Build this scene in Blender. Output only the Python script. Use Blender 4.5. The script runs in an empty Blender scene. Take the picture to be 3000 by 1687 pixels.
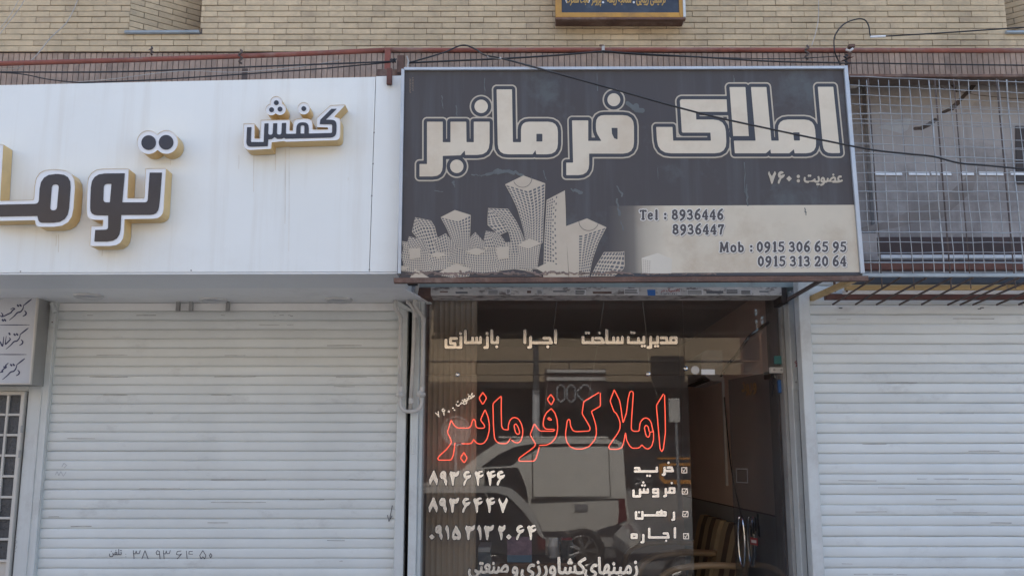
import bpy, bmesh, math, random, unicodedata
import numpy as np
from mathutils import Vector
random.seed(7)
S = bpy.context.scene
COL = S.collection
R = math.radians
# ------------------------------------------------------------------ camera
EYE = Vector((0.0, 0.0, 1.75)); PITCH = R(10.1); FOC = 2795.0   # focal length in photo pixels (3000 wide)
cam = bpy.data.cameras.new('camera'); cam.sensor_width = 36.0
cam.lens = 36.0 * FOC / 3000.0; cam.clip_start = 0.02; cam.clip_end = 600
co = bpy.data.objects.new('camera', cam); COL.objects.link(co)
co.location = EYE; co.rotation_euler = (math.pi/2 + PITCH, 0, 0)
S.camera = co
# ------------------------------------------------------------------ light
SUN_EL = 62.0
w = bpy.data.worlds.new('World'); S.world = w; w.use_nodes = True
nt = w.node_tree; bg = nt.nodes['Background']; sk = nt.nodes.new('ShaderNodeTexSky')
sk.sky_type = 'NISHITA'; sk.sun_disc = False; sk.sun_elevation = R(SUN_EL); sk.sun_rotation = R(-12)
sk.dust_density = 2.0; sk.air_density = 1.0; sk.ozone_density = 0.6
nt.links.new(sk.outputs[0], bg.inputs[0]); bg.inputs[1].default_value = 0.10
sl = bpy.data.lights.new('sun', 'SUN'); sl.energy = 4.8; sl.angle = R(0.5); sl.color = (1.0, 0.94, 0.86)
so = bpy.data.objects.new('sun', sl); COL.objects.link(so)
so.rotation_euler = (-R(90-SUN_EL), 0, R(12))
S.view_settings.view_transform = 'Standard'; S.view_settings.look = 'None'
S.view_settings.exposure = 2.15; S.view_settings.gamma = 1.0; S.view_settings.use_curve_mapping = False
S.render.engine = 'CYCLES'
S.cycles.max_bounces = 10; S.cycles.transparent_max_bounces = 24; S.cycles.glossy_bounces = 4

# ------------------------------------------------------------------ geometry helpers
def P(px, py, Y):
    """the point of the plane y=Y seen at photo pixel (px,py)"""
    dx = (px-1500.0)/FOC; dy = (843.5-py)/FOC
    fy = math.cos(PITCH) - dy*math.sin(PITCH); fz = math.sin(PITCH) + dy*math.cos(PITCH)
    t = Y/fy
    return Vector((dx*t, Y, EYE.z + fz*t))
def PZ(px, py, Z):
    dx = (px-1500.0)/FOC; dy = (843.5-py)/FOC
    fy = math.cos(PITCH) - dy*math.sin(PITCH); fz = math.sin(PITCH) + dy*math.cos(PITCH)
    t = (Z-EYE.z)/fz
    return Vector((dx*t, fy*t, Z))
class MB:
    def __init__(s): s.v = []; s.f = []; s.m = []; s.sm = False
    def add(s, vs, fs, mi=0):
        o = len(s.v); s.v += [tuple(v) for v in vs]; s.f += [tuple(i+o for i in f) for f in fs]; s.m += [mi]*len(fs); return s
    def box(s, x0, x1, y0, y1, z0, z1, b=0.0, mi=0):
        if b <= 0:
            vs = [(x, y, z) for x in (x0, x1) for y in (y0, y1) for z in (z0, z1)]
            return s.add(vs, [(0,1,3,2),(4,6,7,5),(0,4,5,1),(2,3,7,6),(0,2,6,4),(1,5,7,3)], mi)
        bm = bmesh.new(); bmesh.ops.create_cube(bm, size=1.0)
        for v in bm.verts: v.co = Vector(((x0+x1)/2+v.co.x*(x1-x0), (y0+y1)/2+v.co.y*(y1-y0), (z0+z1)/2+v.co.z*(z1-z0)))
        bmesh.ops.bevel(bm, geom=bm.edges[:], offset=b, segments=1, affect='EDGES')
        bm.verts.index_update()
        s.add([v.co.copy() for v in bm.verts], [[v.index for v in f.verts] for f in bm.faces], mi); bm.free(); return s
    def quad(s, a, b, c, d, mi=0): return s.add([a,b,c,d], [(0,1,2,3)], mi)
    def hexa(s, front, back, mi=0):
        """front/back: 4 points each (tl, bl, br, tr seen from the street)"""
        return s.add(list(front)+list(back), [(0,1,2,3),(7,6,5,4),(0,4,5,1),(1,5,6,2),(2,6,7,3),(3,7,4,0)], mi)
    def slab(s, pts, depth, mi=0):
        """polygon of points facing the street, thickened towards +y by depth"""
        n = len(pts); b = [Vector(p)+Vector((0,depth,0)) for p in pts]
        return s.add(list(pts)+b, [tuple(range(n)), tuple(range(2*n-1, n-1, -1))]+[(i, i+n, (i+1)%n+n, (i+1)%n) for i in range(n)], mi)
    def tube(s, pts, r, n=6, closed=False, mi=0):
        pts = [Vector(p) for p in pts]; N = len(pts); o = len(s.v); up = Vector((0.13, -0.9, 0.31)).normalized()
        rr = r if isinstance(r, (list, tuple)) else [r]*N
        for i, p in enumerate(pts):
            a = pts[(i-1) % N] if (closed or i > 0) else p
            c = pts[(i+1) % N] if (closed or i < N-1) else p
            d = (c-a)
            if d.length < 1e-9: d = Vector((0,0,1))
            d.normalize(); u = d.cross(up)
            if u.length < 0.05: u = d.cross(Vector((1,0,0)))
            u.normalize(); w2 = d.cross(u)
            for k in range(n):
                an = 2*math.pi*k/n; s.v.append(tuple(p + (u*math.cos(an) + w2*math.sin(an))*rr[i]))
        for i in range(N if closed else N-1):
            j = (i+1) % N
            for k in range(n):
                k2 = (k+1) % n; s.f.append((o+i*n+k, o+j*n+k, o+j*n+k2, o+i*n+k2)); s.m.append(mi)
        if not closed:
            s.f.append(tuple(o+k for k in range(n))); s.f.append(tuple(o+(N-1)*n+k for k in range(n-1, -1, -1))); s.m += [mi, mi]
        return s
    def cyl(s, c, axis, r, h, n=16, r2=None, mi=0):
        a = Vector(axis).normalized(); c = Vector(c)
        return s.tube([c-a*h/2, c+a*h/2], [r, r if r2 is None else r2], n, mi=mi)
    def lathe(s, c, axis, prof, n=20, mi=0):
        """prof: (distance along axis, radius)"""
        a = Vector(axis).normalized(); c = Vector(c)
        u = a.cross(Vector((0.3,0.2,0.93))).normalized(); v = a.cross(u); o = len(s.v)
        for (t, r) in prof:
            for k in range(n):
                an = 2*math.pi*k/n; s.v.append(tuple(c+a*t+(u*math.cos(an)+v*math.sin(an))*r))
        for i in range(len(prof)-1):
            for k in range(n):
                k2 = (k+1) % n; s.f.append((o+i*n+k, o+i*n+k2, o+(i+1)*n+k2, o+(i+1)*n+k)); s.m.append(mi)
        s.f.append(tuple(o+k for k in range(n-1,-1,-1))); s.f.append(tuple(o+(len(prof)-1)*n+k for k in range(n))); s.m += [mi, mi]
        return s
    def mesh(s, name, mats, origin=(0,0,0), smooth=False):
        o = Vector(origin); me = bpy.data.meshes.new(name)
        me.from_pydata([tuple(Vector(v)-o) for v in s.v], [], s.f)
        if not isinstance(mats, (list, tuple)): mats = [mats]
        for m in mats: me.materials.append(m)
        if len(mats) > 1: me.polygons.foreach_set('material_index', s.m)
        if smooth: me.polygons.foreach_set('use_smooth', [True]*len(me.polygons))
        me.update(); return me
def wloc(p):
    v = Vector((0,0,0))
    while p is not None: v = v + p.location; p = p.parent
    return v
def part(name, mb, mats, parent=None, smooth=False, label=None, kind=None, loc=None):
    """one mesh object, given in world coordinates, made a child of its thing"""
    base = wloc(parent) if parent is not None else Vector((0,0,0))
    o0 = base if loc is None else Vector(loc)
    o = bpy.data.objects.new(name, mb.mesh(name, mats, o0, smooth)); COL.objects.link(o)
    o.location = o0 - base
    if parent is not None: o.parent = parent
    if label: o['label'] = label
    if kind: o['kind'] = kind
    return o
def tag(o, label, cat, group=None):
    o['label'] = label; o['category'] = cat
    if group: o['group'] = group
    return o
def thing(name, loc, label, cat, group=None):
    o = bpy.data.objects.new(name, None); o.empty_display_size = 0.1; COL.objects.link(o); o.location = loc
    return tag(o, label, cat, group)
def one(name, mb, mats, label, cat, group=None, smooth=False, loc=(0,0,0)):
    return tag(part(name, mb, mats, None, smooth, loc=loc), label, cat, group)
def struct(name, mb, mats):
    o = part(name, mb, mats); o['kind'] = 'structure'; return o
def inst(src, loc, parent, name=None):
    o = bpy.data.objects.new(name or src.name.split('.')[0], src.data); COL.objects.link(o)
    o.parent = parent; o.location = Vector(loc) - wloc(parent); return o
def smooth_line(pts, k=6):
    pts = [Vector(p) for p in pts]; out = []
    for i in range(len(pts)-1):
        p0 = pts[max(i-1,0)]; p1 = pts[i]; p2 = pts[i+1]; p3 = pts[min(i+2, len(pts)-1)]
        for j in range(k):
            t = j/k
            out.append(0.5*((2*p1)+(p2-p0)*t+(2*p0-5*p1+4*p2-p3)*t*t+(3*p1-p0-3*p2+p3)*t**3))
    out.append(pts[-1]); return out

# ------------------------------------------------------------------ materials
def mat(name, col, rough=0.6, metal=0.0, var=0.12, scale=6.0, col2=None, c2amt=0.0, c2scale=2.0, stretch=(1,1,1),
        streak=0.0, streak_col=(0.1,0.08,0.06), bump=0.0, bscale=60.0, rnd=0.0, spec=0.5, emis=None, estr=0.0, coat=0.0, wvar=0.0, c2lo=0.5, c2hi=0.65):
    m = bpy.data.materials.new(name); m.use_nodes = True; t = m.node_tree; N = t.nodes; L = t.links
    b = N['Principled BSDF']; b.inputs['Roughness'].default_value = rough; b.inputs['Metallic'].default_value = metal
    b.inputs['Specular IOR Level'].default_value = spec; b.inputs['Coat Weight'].default_value = coat
    tc = N.new('ShaderNodeTexCoord'); oi = N.new('ShaderNodeObjectInfo')
    vm = N.new('ShaderNodeVectorMath'); vm.operation = 'MULTIPLY_ADD'
    cx = N.new('ShaderNodeCombineXYZ')
    for i in range(3): L.new(oi.outputs['Random'], cx.inputs[i])
    vm2 = N.new('ShaderNodeVectorMath'); vm2.operation = 'SCALE'; vm2.inputs['Scale'].default_value = 37.0; L.new(cx.outputs[0], vm2.inputs[0])
    L.new(tc.outputs['Object'], vm.inputs[0]); vm.inputs[1].default_value = stretch; L.new(vm2.outputs[0], vm.inputs[2])
    def noise(sc, det=5, rgh=0.6, src=None):
        n = N.new('ShaderNodeTexNoise'); n.inputs['Scale'].default_value = sc; n.inputs['Detail'].default_value = det
        n.inputs['Roughness'].default_value = rgh; L.new((src or vm).outputs[0], n.inputs['Vector']); return n
    def mix(fac, a, bcol, mode='MIX'):
        x = N.new('ShaderNodeMix'); x.data_type = 'RGBA'; x.blend_type = mode
        if hasattr(fac, 'node'): L.new(fac, x.inputs[0])
        else: x.inputs[0].default_value = fac
        for k, val in ((6, a), (7, bcol)):
            if hasattr(val, 'node'): L.new(val, x.inputs[k])
            else: x.inputs[k].default_value = (*val[:3], 1)
        return x.outputs[2]
    def ramp(src, lo, hi, olo=0.0, ohi=1.0):
        r_ = N.new('ShaderNodeMapRange'); r_.inputs[1].default_value = lo; r_.inputs[2].default_value = hi
        r_.inputs[3].default_value = olo; r_.inputs[4].default_value = ohi; L.new(src, r_.inputs[0]); return r_.outputs[0]
    n1 = noise(scale); f1 = ramp(n1.outputs[0], 0.3, 0.7)
    lo = tuple(c*(1-var) for c in col); hi = tuple(min(1, c*(1+var)) for c in col)
    c = mix(f1, lo, hi)
    if col2 is not None:
        n2 = noise(c2scale, 8, 0.7); f2 = ramp(n2.outputs[0], c2lo, c2hi, 0, c2amt); c = mix(f2, c, col2)
    if streak > 0:
        vs = N.new('ShaderNodeVectorMath'); vs.operation = 'MULTIPLY'; vs.inputs[1].default_value = (9, 9, 0.45); L.new(tc.outputs['Object'], vs.inputs[0])
        n3 = noise(1.3, 6, 0.65, vs); f3 = ramp(n3.outputs[0], 0.5, 0.75, 0, streak); c = mix(f3, c, streak_col)
    if rnd > 0:
        f4 = ramp(oi.outputs['Random'], 0, 1, 1-rnd, 1+rnd*0.6)
        cc = N.new('ShaderNodeVectorMath'); cc.operation = 'SCALE'; L.new(c, cc.inputs[0]); L.new(f4, cc.inputs['Scale']); c = cc.outputs[0]
    if wvar > 0:    # broad patches of weather staining that run across neighbouring pieces
        ge = N.new('ShaderNodeNewGeometry'); vw = N.new('ShaderNodeVectorMath'); vw.operation = 'MULTIPLY'; vw.inputs[1].default_value = (1.6, 1.6, 0.8); L.new(ge.outputs['Position'], vw.inputs[0])
        n6 = noise(1.0, 6, 0.65, vw); f6 = ramp(n6.outputs[0], 0.35, 0.68, 1+wvar*0.35, 1-wvar)
        c6 = N.new('ShaderNodeVectorMath'); c6.operation = 'SCALE'; L.new(c, c6.inputs[0]); L.new(f6, c6.inputs['Scale']); c = c6.outputs[0]
    L.new(c, b.inputs['Base Color'])
    if bump > 0:
        n5 = noise(bscale, 4); bp = N.new('ShaderNodeBump'); bp.inputs['Strength'].default_value = bump; bp.inputs['Distance'].default_value = 0.01
        L.new(n5.outputs[0], bp.inputs['Height']); L.new(bp.outputs[0], b.inputs['Normal'])
    rr = ramp(n1.outputs[0], 0.3, 0.7, max(0.02, rough*0.85), min(1, rough*1.15)); L.new(rr, b.inputs['Roughness'])
    if emis: b.inputs['Emission Color'].default_value = (*emis, 1); b.inputs['Emission Strength'].default_value = estr
    return m
def glass_mat(name, tint=(0.86,0.86,0.84), base=0.028, rough=0.006, dust_haze=0.022):  # diffuse film: window dust plus a haze mixed in to lift the blacks
    m = bpy.data.materials.new(name); m.use_nodes = True; t = m.node_tree; N = t.nodes; L = t.links
    for n in list(N): N.remove(n)
    out = N.new('ShaderNodeOutputMaterial'); mx = N.new('ShaderNodeMixShader'); tr = N.new('ShaderNodeBsdfTransparent'); gl = N.new('ShaderNodeBsdfGlossy')
    tr.inputs[0].default_value = (*tint, 1); gl.inputs['Roughness'].default_value = rough; gl.inputs[0].default_value = (1,1,1,1)
    lw = N.new('ShaderNodeLayerWeight'); lw.inputs['Blend'].default_value = 0.5
    pw = N.new('ShaderNodeMath'); pw.operation = 'POWER'; pw.inputs[1].default_value = 4.0; L.new(lw.outputs['Facing'], pw.inputs[0])
    df = N.new('ShaderNodeBsdfDiffuse'); df.inputs[0].default_value = (0.55,0.52,0.49,1); m2 = N.new('ShaderNodeMixShader'); tcg = N.new('ShaderNodeTexCoord'); nz = N.new('ShaderNodeTexNoise'); nz.inputs['Scale'].default_value = 2.2; nz.inputs['Detail'].default_value = 7
    mg = N.new('ShaderNodeMapRange'); mg.inputs[1].default_value = 0.3; mg.inputs[2].default_value = 0.7; mg.inputs[3].default_value = dust_haze*0.5; mg.inputs[4].default_value = dust_haze*1.5
    L.new(tcg.outputs['Object'], nz.inputs['Vector']); L.new(nz.outputs[0], mg.inputs[0])
    ma = N.new('ShaderNodeMath'); ma.operation = 'MULTIPLY_ADD'; ma.inputs[1].default_value = 0.9; ma.inputs[2].default_value = base; L.new(pw.outputs[0], ma.inputs[0])
    L.new(ma.outputs[0], mx.inputs[0]); L.new(tr.outputs[0], mx.inputs[1]); L.new(gl.outputs[0], mx.inputs[2]); L.new(mg.outputs[0], m2.inputs[0]); L.new(mx.outputs[0], m2.inputs[1]); L.new(df.outputs[0], m2.inputs[2]); L.new(m2.outputs[0], out.inputs[0])
    return m
M = {}
M['brick'] = mat('brick', (0.585,0.455,0.29), 0.85, wvar=0.16, var=0.10, scale=14, col2=(0.27,0.20,0.15), c2amt=0.35, c2scale=5, rnd=0.10, bump=0.35, bscale=120)
M['soldier'] = mat('soldier_brick', (0.42,0.30,0.225), 0.85, wvar=0.25, var=0.14, scale=14, col2=(0.14,0.1,0.08), c2amt=0.4, c2scale=5, rnd=0.13, bump=0.35, bscale=120)
M['mortar'] = mat('mortar', (0.15,0.115,0.095), 0.95, var=0.25, scale=20)
M['plaster'] = mat('plaster', (0.37,0.335,0.31), 0.9, var=0.14, scale=1.3, col2=(0.12,0.10,0.09), c2amt=0.55, c2scale=1.1, streak=0.35, streak_col=(0.12,0.10,0.09), bump=0.4, bscale=18, c2lo=0.48, c2hi=0.62)
M['sign_white'] = mat('white_composite_panel', (0.82,0.835,0.80), 0.42, var=0.03, scale=1.2, col2=(0.68,0.65,0.58), c2amt=0.25, c2scale=0.8, streak=0.28, streak_col=(0.60,0.55,0.46), bump=0.25, bscale=1.6)
M['sign_grey'] = mat('grey_and_shaded_panel', (0.74,0.74,0.72), 0.5, var=0.05, scale=2)  # grey flashing; also shade painted into the white sign's underside
M['soffit'] = mat('soffit_board', (0.84,0.82,0.78), 0.6, var=0.05, scale=2, col2=(0.4,0.36,0.32), c2amt=0.2, c2scale=2)
M['letter_black'] = mat('letter_face_black', (0.035,0.033,0.04), 0.22, var=0.1, scale=5)
M['letter_white'] = mat('letter_face_white', (0.80,0.81,0.82), 0.4, var=0.03, scale=5)
M['letter_gold'] = mat('letter_return_gold', (0.72,0.50,0.22), 0.45, metal=0.0, var=0.15, scale=6, col2=(0.42,0.27,0.11), c2amt=0.35, c2scale=6)
M['drip'] = mat('rain_drip_stain', (0.66,0.62,0.54), 0.7, var=0.2, scale=10)
M['print_dark'] = mat('printed_vinyl_dark', (0.066,0.057,0.056), 0.6, var=0.10, scale=2.5, col2=(0.11,0.125,0.128), c2amt=0.6, c2scale=1.9, streak=0.5, streak_col=(0.105,0.11,0.115), c2lo=0.56, c2hi=0.68)
M['print_edge'] = mat('printed_vinyl_black', (0.045,0.046,0.054), 0.5, var=0.1, scale=4)
M['print_cream'] = mat('printed_vinyl_cream', (0.68,0.59,0.455), 0.55, var=0.06, scale=3, col2=(0.47,0.34,0.22), c2amt=0.35, c2scale=1.7)
M['print_line'] = mat('printed_vinyl_line', (0.50,0.43,0.33), 0.55, var=0.08, scale=5)
M['print_tower'] = mat('printed_tower_cream', (0.52,0.435,0.33), 0.55, var=0.07, scale=3, col2=(0.40,0.32,0.24), c2amt=0.4, c2scale=2.5)
M['print_cell'] = mat('printed_tower_window', (0.115,0.112,0.115), 0.55, var=0.15, scale=6)
M['print_text'] = mat('printed_text_grey', (0.075,0.066,0.066), 0.5, var=0.05)
M['patch'] = mat('scuffed_vinyl', (0.118,0.126,0.124), 0.6, var=0.2, scale=9)
M['grime'] = mat('rusty_grime', (0.20,0.145,0.12), 0.8, var=0.4, scale=9)
M['alu'] = mat('aluminium_trim', (0.50,0.53,0.56), 0.42, metal=0.25, var=0.12, scale=8, col2=(0.3,0.25,0.2), c2amt=0.3, c2scale=4)
M['rust'] = mat('rusty_steel', (0.135,0.075,0.055), 0.8, var=0.35, scale=9, col2=(0.30,0.22,0.17), c2amt=0.5, c2scale=5, bump=0.3)
M['redpipe'] = mat('red_primer_pipe', (0.25,0.075,0.05), 0.65, var=0.25, scale=5, col2=(0.27,0.19,0.15), c2amt=0.7, c2scale=2.2, bump=0.2)
M['brownsteel'] = mat('brown_steel', (0.12,0.045,0.03), 0.6, var=0.3, scale=9)
M['shutter'] = mat('white_shutter_lath', (0.71,0.725,0.695), 0.42, wvar=0.06, var=0.05, scale=3, stretch=(0.5,1,1), col2=(0.30,0.28,0.26), c2amt=0.45, c2scale=4.2, c2lo=0.58, c2hi=0.76, rnd=0.05)
M['whitemetal'] = mat('white_painted_steel', (0.63,0.645,0.62), 0.45, var=0.07, scale=3, col2=(0.36,0.33,0.30), c2amt=0.4, c2scale=3, streak=0.25, streak_col=(0.36,0.34,0.32))
M['greymetal'] = mat('grey_dull_steel', (0.33,0.325,0.31), 0.5, var=0.15, scale=4, col2=(0.2,0.17,0.14), c2amt=0.5, c2scale=3)
M['greensteel'] = mat('pale_green_steel', (0.36,0.42,0.40), 0.55, var=0.12, scale=4, col2=(0.2,0.15,0.12), c2amt=0.5, c2scale=4)
M['pipe'] = mat('cream_gas_pipe', (0.56,0.53,0.49), 0.5, var=0.08, scale=6, col2=(0.33,0.29,0.25), c2amt=0.4, c2scale=6)
M['cable'] = mat('black_cable', (0.022,0.021,0.022), 0.55, var=0.2)
M['palecable'] = mat('pale_cable', (0.42,0.38,0.33), 0.6, var=0.2)
M['wire'] = mat('galvanised_wire', (0.38,0.40,0.41), 0.42, metal=0.4, var=0.25, scale=14, col2=(0.15,0.12,0.1), c2amt=0.5, c2scale=7)
M['darkwire'] = mat('dark_rod', (0.10,0.072,0.06), 0.7, var=0.3, scale=9)
M['galv'] = mat('galvanised_angle', (0.30,0.33,0.34), 0.4, metal=0.3, var=0.2, scale=9)
M['yellow'] = mat('yellow_frame_paint', (0.50,0.255,0.045), 0.5, var=0.15, scale=7, col2=(0.20,0.11,0.05), c2amt=0.5, c2scale=5)
M['navy'] = mat('navy_sign_face', (0.028,0.034,0.05), 0.4, var=0.2, scale=5, col2=(0.10,0.12,0.14), c2amt=0.4, c2scale=4)
M['goldtext'] = mat('gold_lettering', (0.45,0.27,0.07), 0.5, var=0.08)
M['whitetext'] = mat('white_lettering', (0.66,0.66,0.66), 0.5, var=0.04)
M['docface'] = mat('grey_white_sign_face', (0.50,0.50,0.51), 0.45, var=0.06, scale=3)
M['docside'] = mat('grey_sign_side', (0.30,0.29,0.27), 0.6, var=0.12, scale=4)
M['ink'] = mat('navy_ink', (0.028,0.03,0.085), 0.5, var=0.05)
M['marker'] = mat('black_marker', (0.06,0.06,0.075), 0.6, var=0.3, scale=30)
M['pencil'] = mat('faint_pencil', (0.36,0.35,0.36), 0.6, var=0.2, scale=30)
M['creamframe'] = mat('cream_door_frame', (0.58,0.54,0.48), 0.45, var=0.06, scale=4)
M['obscure'] = mat('obscured_glass', (0.060,0.062,0.066), 0.30, var=0.3, scale=40, bump=0.6, bscale=90)
M['black'] = mat('black_gap', (0.012,0.011,0.011), 0.9)
M['dkbrown'] = mat('dark_brown_frame', (0.045,0.033,0.028), 0.6, var=0.3, scale=6)
M['blind'] = mat('beige_blind_fabric', (0.44,0.33,0.235), 0.85, var=0.10, scale=5, stretch=(22,22,0.35), col2=(0.34,0.24,0.17), c2amt=0.5, c2scale=4)
M['peach'] = mat('peach_wall_paint', (0.74,0.59,0.50), 0.85, var=0.06, scale=2)
M['dado'] = mat('grey_dado_paint', (0.36,0.37,0.37), 0.7, var=0.08, scale=2)
M['inwall'] = mat('dark_brown_wall', (0.40,0.31,0.27), 0.85, var=0.1, scale=2)
M['ceil'] = mat('ceiling_paint', (0.4,0.33,0.29), 0.9, var=0.05)
M['tile'] = mat('floor_tile', (0.42,0.37,0.32), 0.35, var=0.1)
M['stripe_a'] = mat('beige_stripe_cushion', (0.44,0.34,0.20), 0.9, var=0.1, scale=9, bump=0.3)
M['stripe_b'] = mat('brown_stripe_cushion', (0.15,0.10,0.065), 0.9, var=0.15, scale=9, bump=0.3)
M['wood'] = mat('varnished_wood', (0.22,0.105,0.05), 0.4, var=0.25, scale=4, stretch=(1,6,6))
M['woodlight'] = mat('pale_bent_wood', (0.36,0.24,0.13), 0.4, var=0.2, scale=5)
M['acwhite'] = mat('white_plastic', (0.62,0.60,0.57), 0.4, var=0.04)
M['steel'] = mat('polished_steel', (0.62,0.62,0.62), 0.18, metal=1.0, var=0.05)
M['neon'] = mat('red_neon_tube', (0.8,0.15,0.1), 0.3, emis=(1.0,0.10,0.055), estr=0.5)
M['neonoff'] = mat('unlit_neon_electrode', (0.35,0.02,0.02), 0.4)
M['decal_dark'] = mat('decal_outline', (0.018,0.019,0.024), 0.4)
M['decal'] = mat('silver_decal', (0.84,0.80,0.74), 0.22, metal=0.85, var=0.04, scale=4)
M['teal'] = mat('teal_sticker', (0.06,0.22,0.22), 0.5, var=0.2, scale=12)
M['blue'] = mat('blue_sticker', (0.04,0.14,0.38), 0.5, var=0.1)
M['paper'] = mat('weathered_sticker_paper', (0.54,0.49,0.43), 0.7, var=0.15, scale=22, col2=(0.13,0.10,0.085), c2amt=0.9, c2scale=16, stretch=(0.6,1,1.5), c2lo=0.50, c2hi=0.60)
M['paper2'] = mat('sticker_paper', (0.58,0.54,0.50), 0.7, var=0.1, scale=22, rnd=0.2)
M['redink'] = mat('red_ink', (0.30,0.04,0.04), 0.6)
M['woodbeam'] = mat('yellow_timber', (0.66,0.44,0.19), 0.7, var=0.2, scale=3, stretch=(0.6,6,6), col2=(0.2,0.12,0.06), c2amt=0.5, c2scale=3)
M['darkpanel'] = mat('dark_blue_panel', (0.03,0.038,0.05), 0.6, var=0.2)
M['glass'] = glass_mat('window_glass')
M['doorglass'] = glass_mat('door_glass', (0.70,0.72,0.74), 0.04, dust_haze=0.05)
M['asphalt'] = mat('asphalt', (0.055,0.054,0.054), 0.9, var=0.2, scale=30)
M['paving'] = mat('paving', (0.26,0.25,0.24), 0.85, var=0.12, scale=6)
M['kerb'] = mat('kerb_stone', (0.32,0.31,0.3), 0.8)
M['oppbrick'] = mat('tan_brick_far', (0.36,0.28,0.19), 0.85, var=0.1, scale=9)
M['oppdark'] = mat('dark_cladding', (0.030,0.024,0.022), 0.6, var=0.1)
M['maroon'] = mat('maroon_shopfront', (0.055,0.030,0.028), 0.7, var=0.2)
M['vanwhite'] = mat('white_car_paint', (0.60,0.585,0.55), 0.3, var=0.02, coat=0.4)
M['silver'] = mat('silver_car_paint', (0.45,0.46,0.48), 0.28, metal=0.5, var=0.03, coat=0.5)
M['darkcar'] = mat('charcoal_car_paint', (0.04,0.042,0.048), 0.25, var=0.05, coat=0.5)
M['carglass'] = mat('dark_car_glass', (0.012,0.013,0.015), 0.06, var=0.02)
M['tyre'] = mat('tyre_rubber', (0.02,0.02,0.02), 0.8)
M['rim'] = mat('alloy_rim', (0.4,0.4,0.4), 0.3, metal=0.8)
M['tail'] = mat('red_tail_lamp', (0.13,0.01,0.012), 0.2)
M['orange'] = mat('orange_paint', (0.62,0.25,0.03), 0.4)
M['polegrey'] = mat('grey_lamp_post', (0.30,0.31,0.33), 0.5)
M['leaf'] = mat('leaf', (0.07,0.09,0.035), 0.7, var=0.3)
M['bark'] = mat('bark', (0.10,0.08,0.06), 0.9)

# ------------------------------------------------------------------ flat shapes (distance fields on a pixel grid, contoured)
FORMS = {}
for cp in list(range(0xFB50, 0xFC00)) + list(range(0xFE70, 0xFEFD)):
    d_ = unicodedata.decomposition(chr(cp)).split()
    if d_ and d_[0] in ('<isolated>', '<initial>', '<medial>', '<final>'):
        FORMS.setdefault(''.join(chr(int(x, 16)) for x in d_[1:]), {})[d_[0][1:4]] = chr(cp)
def arab(s):
    s = s.replace('لا', '\u0001'); ch = list(s); out = []
    F = lambda c: FORMS.get('لا' if c == '\u0001' else c, {})
    for i, c in enumerate(ch):
        f = F(c)
        if not f: out.append(c); continue
        pj = i > 0 and 'ini' in F(ch[i-1]) and 'fin' in f
        nj = 'ini' in f and i+1 < len(ch) and 'fin' in F(ch[i+1])
        out.append(f.get('med' if pj and nj else 'fin' if pj else 'ini' if nj else 'iso', c))
    return ''.join(reversed(out))
_TC = {}
def text_shape(s):
    """triangles of a line of text in em units (x right, y up)"""
    if s in _TC: return _TC[s]
    cu = bpy.data.curves.new('tmp', 'FONT'); cu.body = s; cu.resolution_u = 4
    ob = bpy.data.objects.new('tmp', cu); COL.objects.link(ob); bpy.context.view_layer.update()
    me = bpy.data.meshes.new_from_object(ob.evaluated_get(bpy.context.evaluated_depsgraph_get())); me.calc_loop_triangles()
    v = np.array([(a.co.x, a.co.y) for a in me.vertices]); f = np.array([tuple(t.vertices) for t in me.loop_triangles])
    bpy.data.objects.remove(ob); bpy.data.meshes.remove(me); bpy.data.curves.remove(cu)
    key = {}; vm = {}
    for i, p in enumerate(np.round(v, 5)): vm[i] = key.setdefault(tuple(p), i)
    f = np.array([[vm[a] for a in t] for t in f]); cnt = {}
    for t in f:
        for a, b in ((t[0],t[1]),(t[1],t[2]),(t[2],t[0])):
            if a != b: cnt[(min(a,b),max(a,b))] = cnt.get((min(a,b),max(a,b)), 0)+1
    _TC[s] = (v, f, [k for k, c in cnt.items() if c == 1]); return _TC[s]
def T_line(s, x0, x1, base, hscale, ang=0.0, fit=True, cy=None):
    """text primitive: x0..x1 extents on baseline 'base' in photo px, hscale px per em; ang degrees"""
    v, f, be = text_shape(s); mn = v.min(0); mx = v.max(0)
    sx = (x1-x0)/(mx[0]-mn[0]) if fit else hscale
    q = np.stack([(v[:,0]-mn[0])*sx, -v[:,1]*hscale], 1)
    if not fit: q[:,0] += ((x0+x1)/2 - (mx[0]-mn[0])*sx/2) - x0
    a = R(ang); c, s_ = math.cos(a), math.sin(a)
    q = np.stack([q[:,0]*c - q[:,1]*s_, q[:,0]*s_ + q[:,1]*c], 1) + np.array([x0, base])
    return ('tri', q, f, be)
def seg_d(X, Y, a, b):
    ax, ay = a; bx, by = b; dx, dy = bx-ax, by-ay; L = dx*dx+dy*dy + 1e-12
    t = np.clip(((X-ax)*dx+(Y-ay)*dy)/L, 0, 1); return np.hypot(X-ax-t*dx, Y-ay-t*dy)
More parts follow.
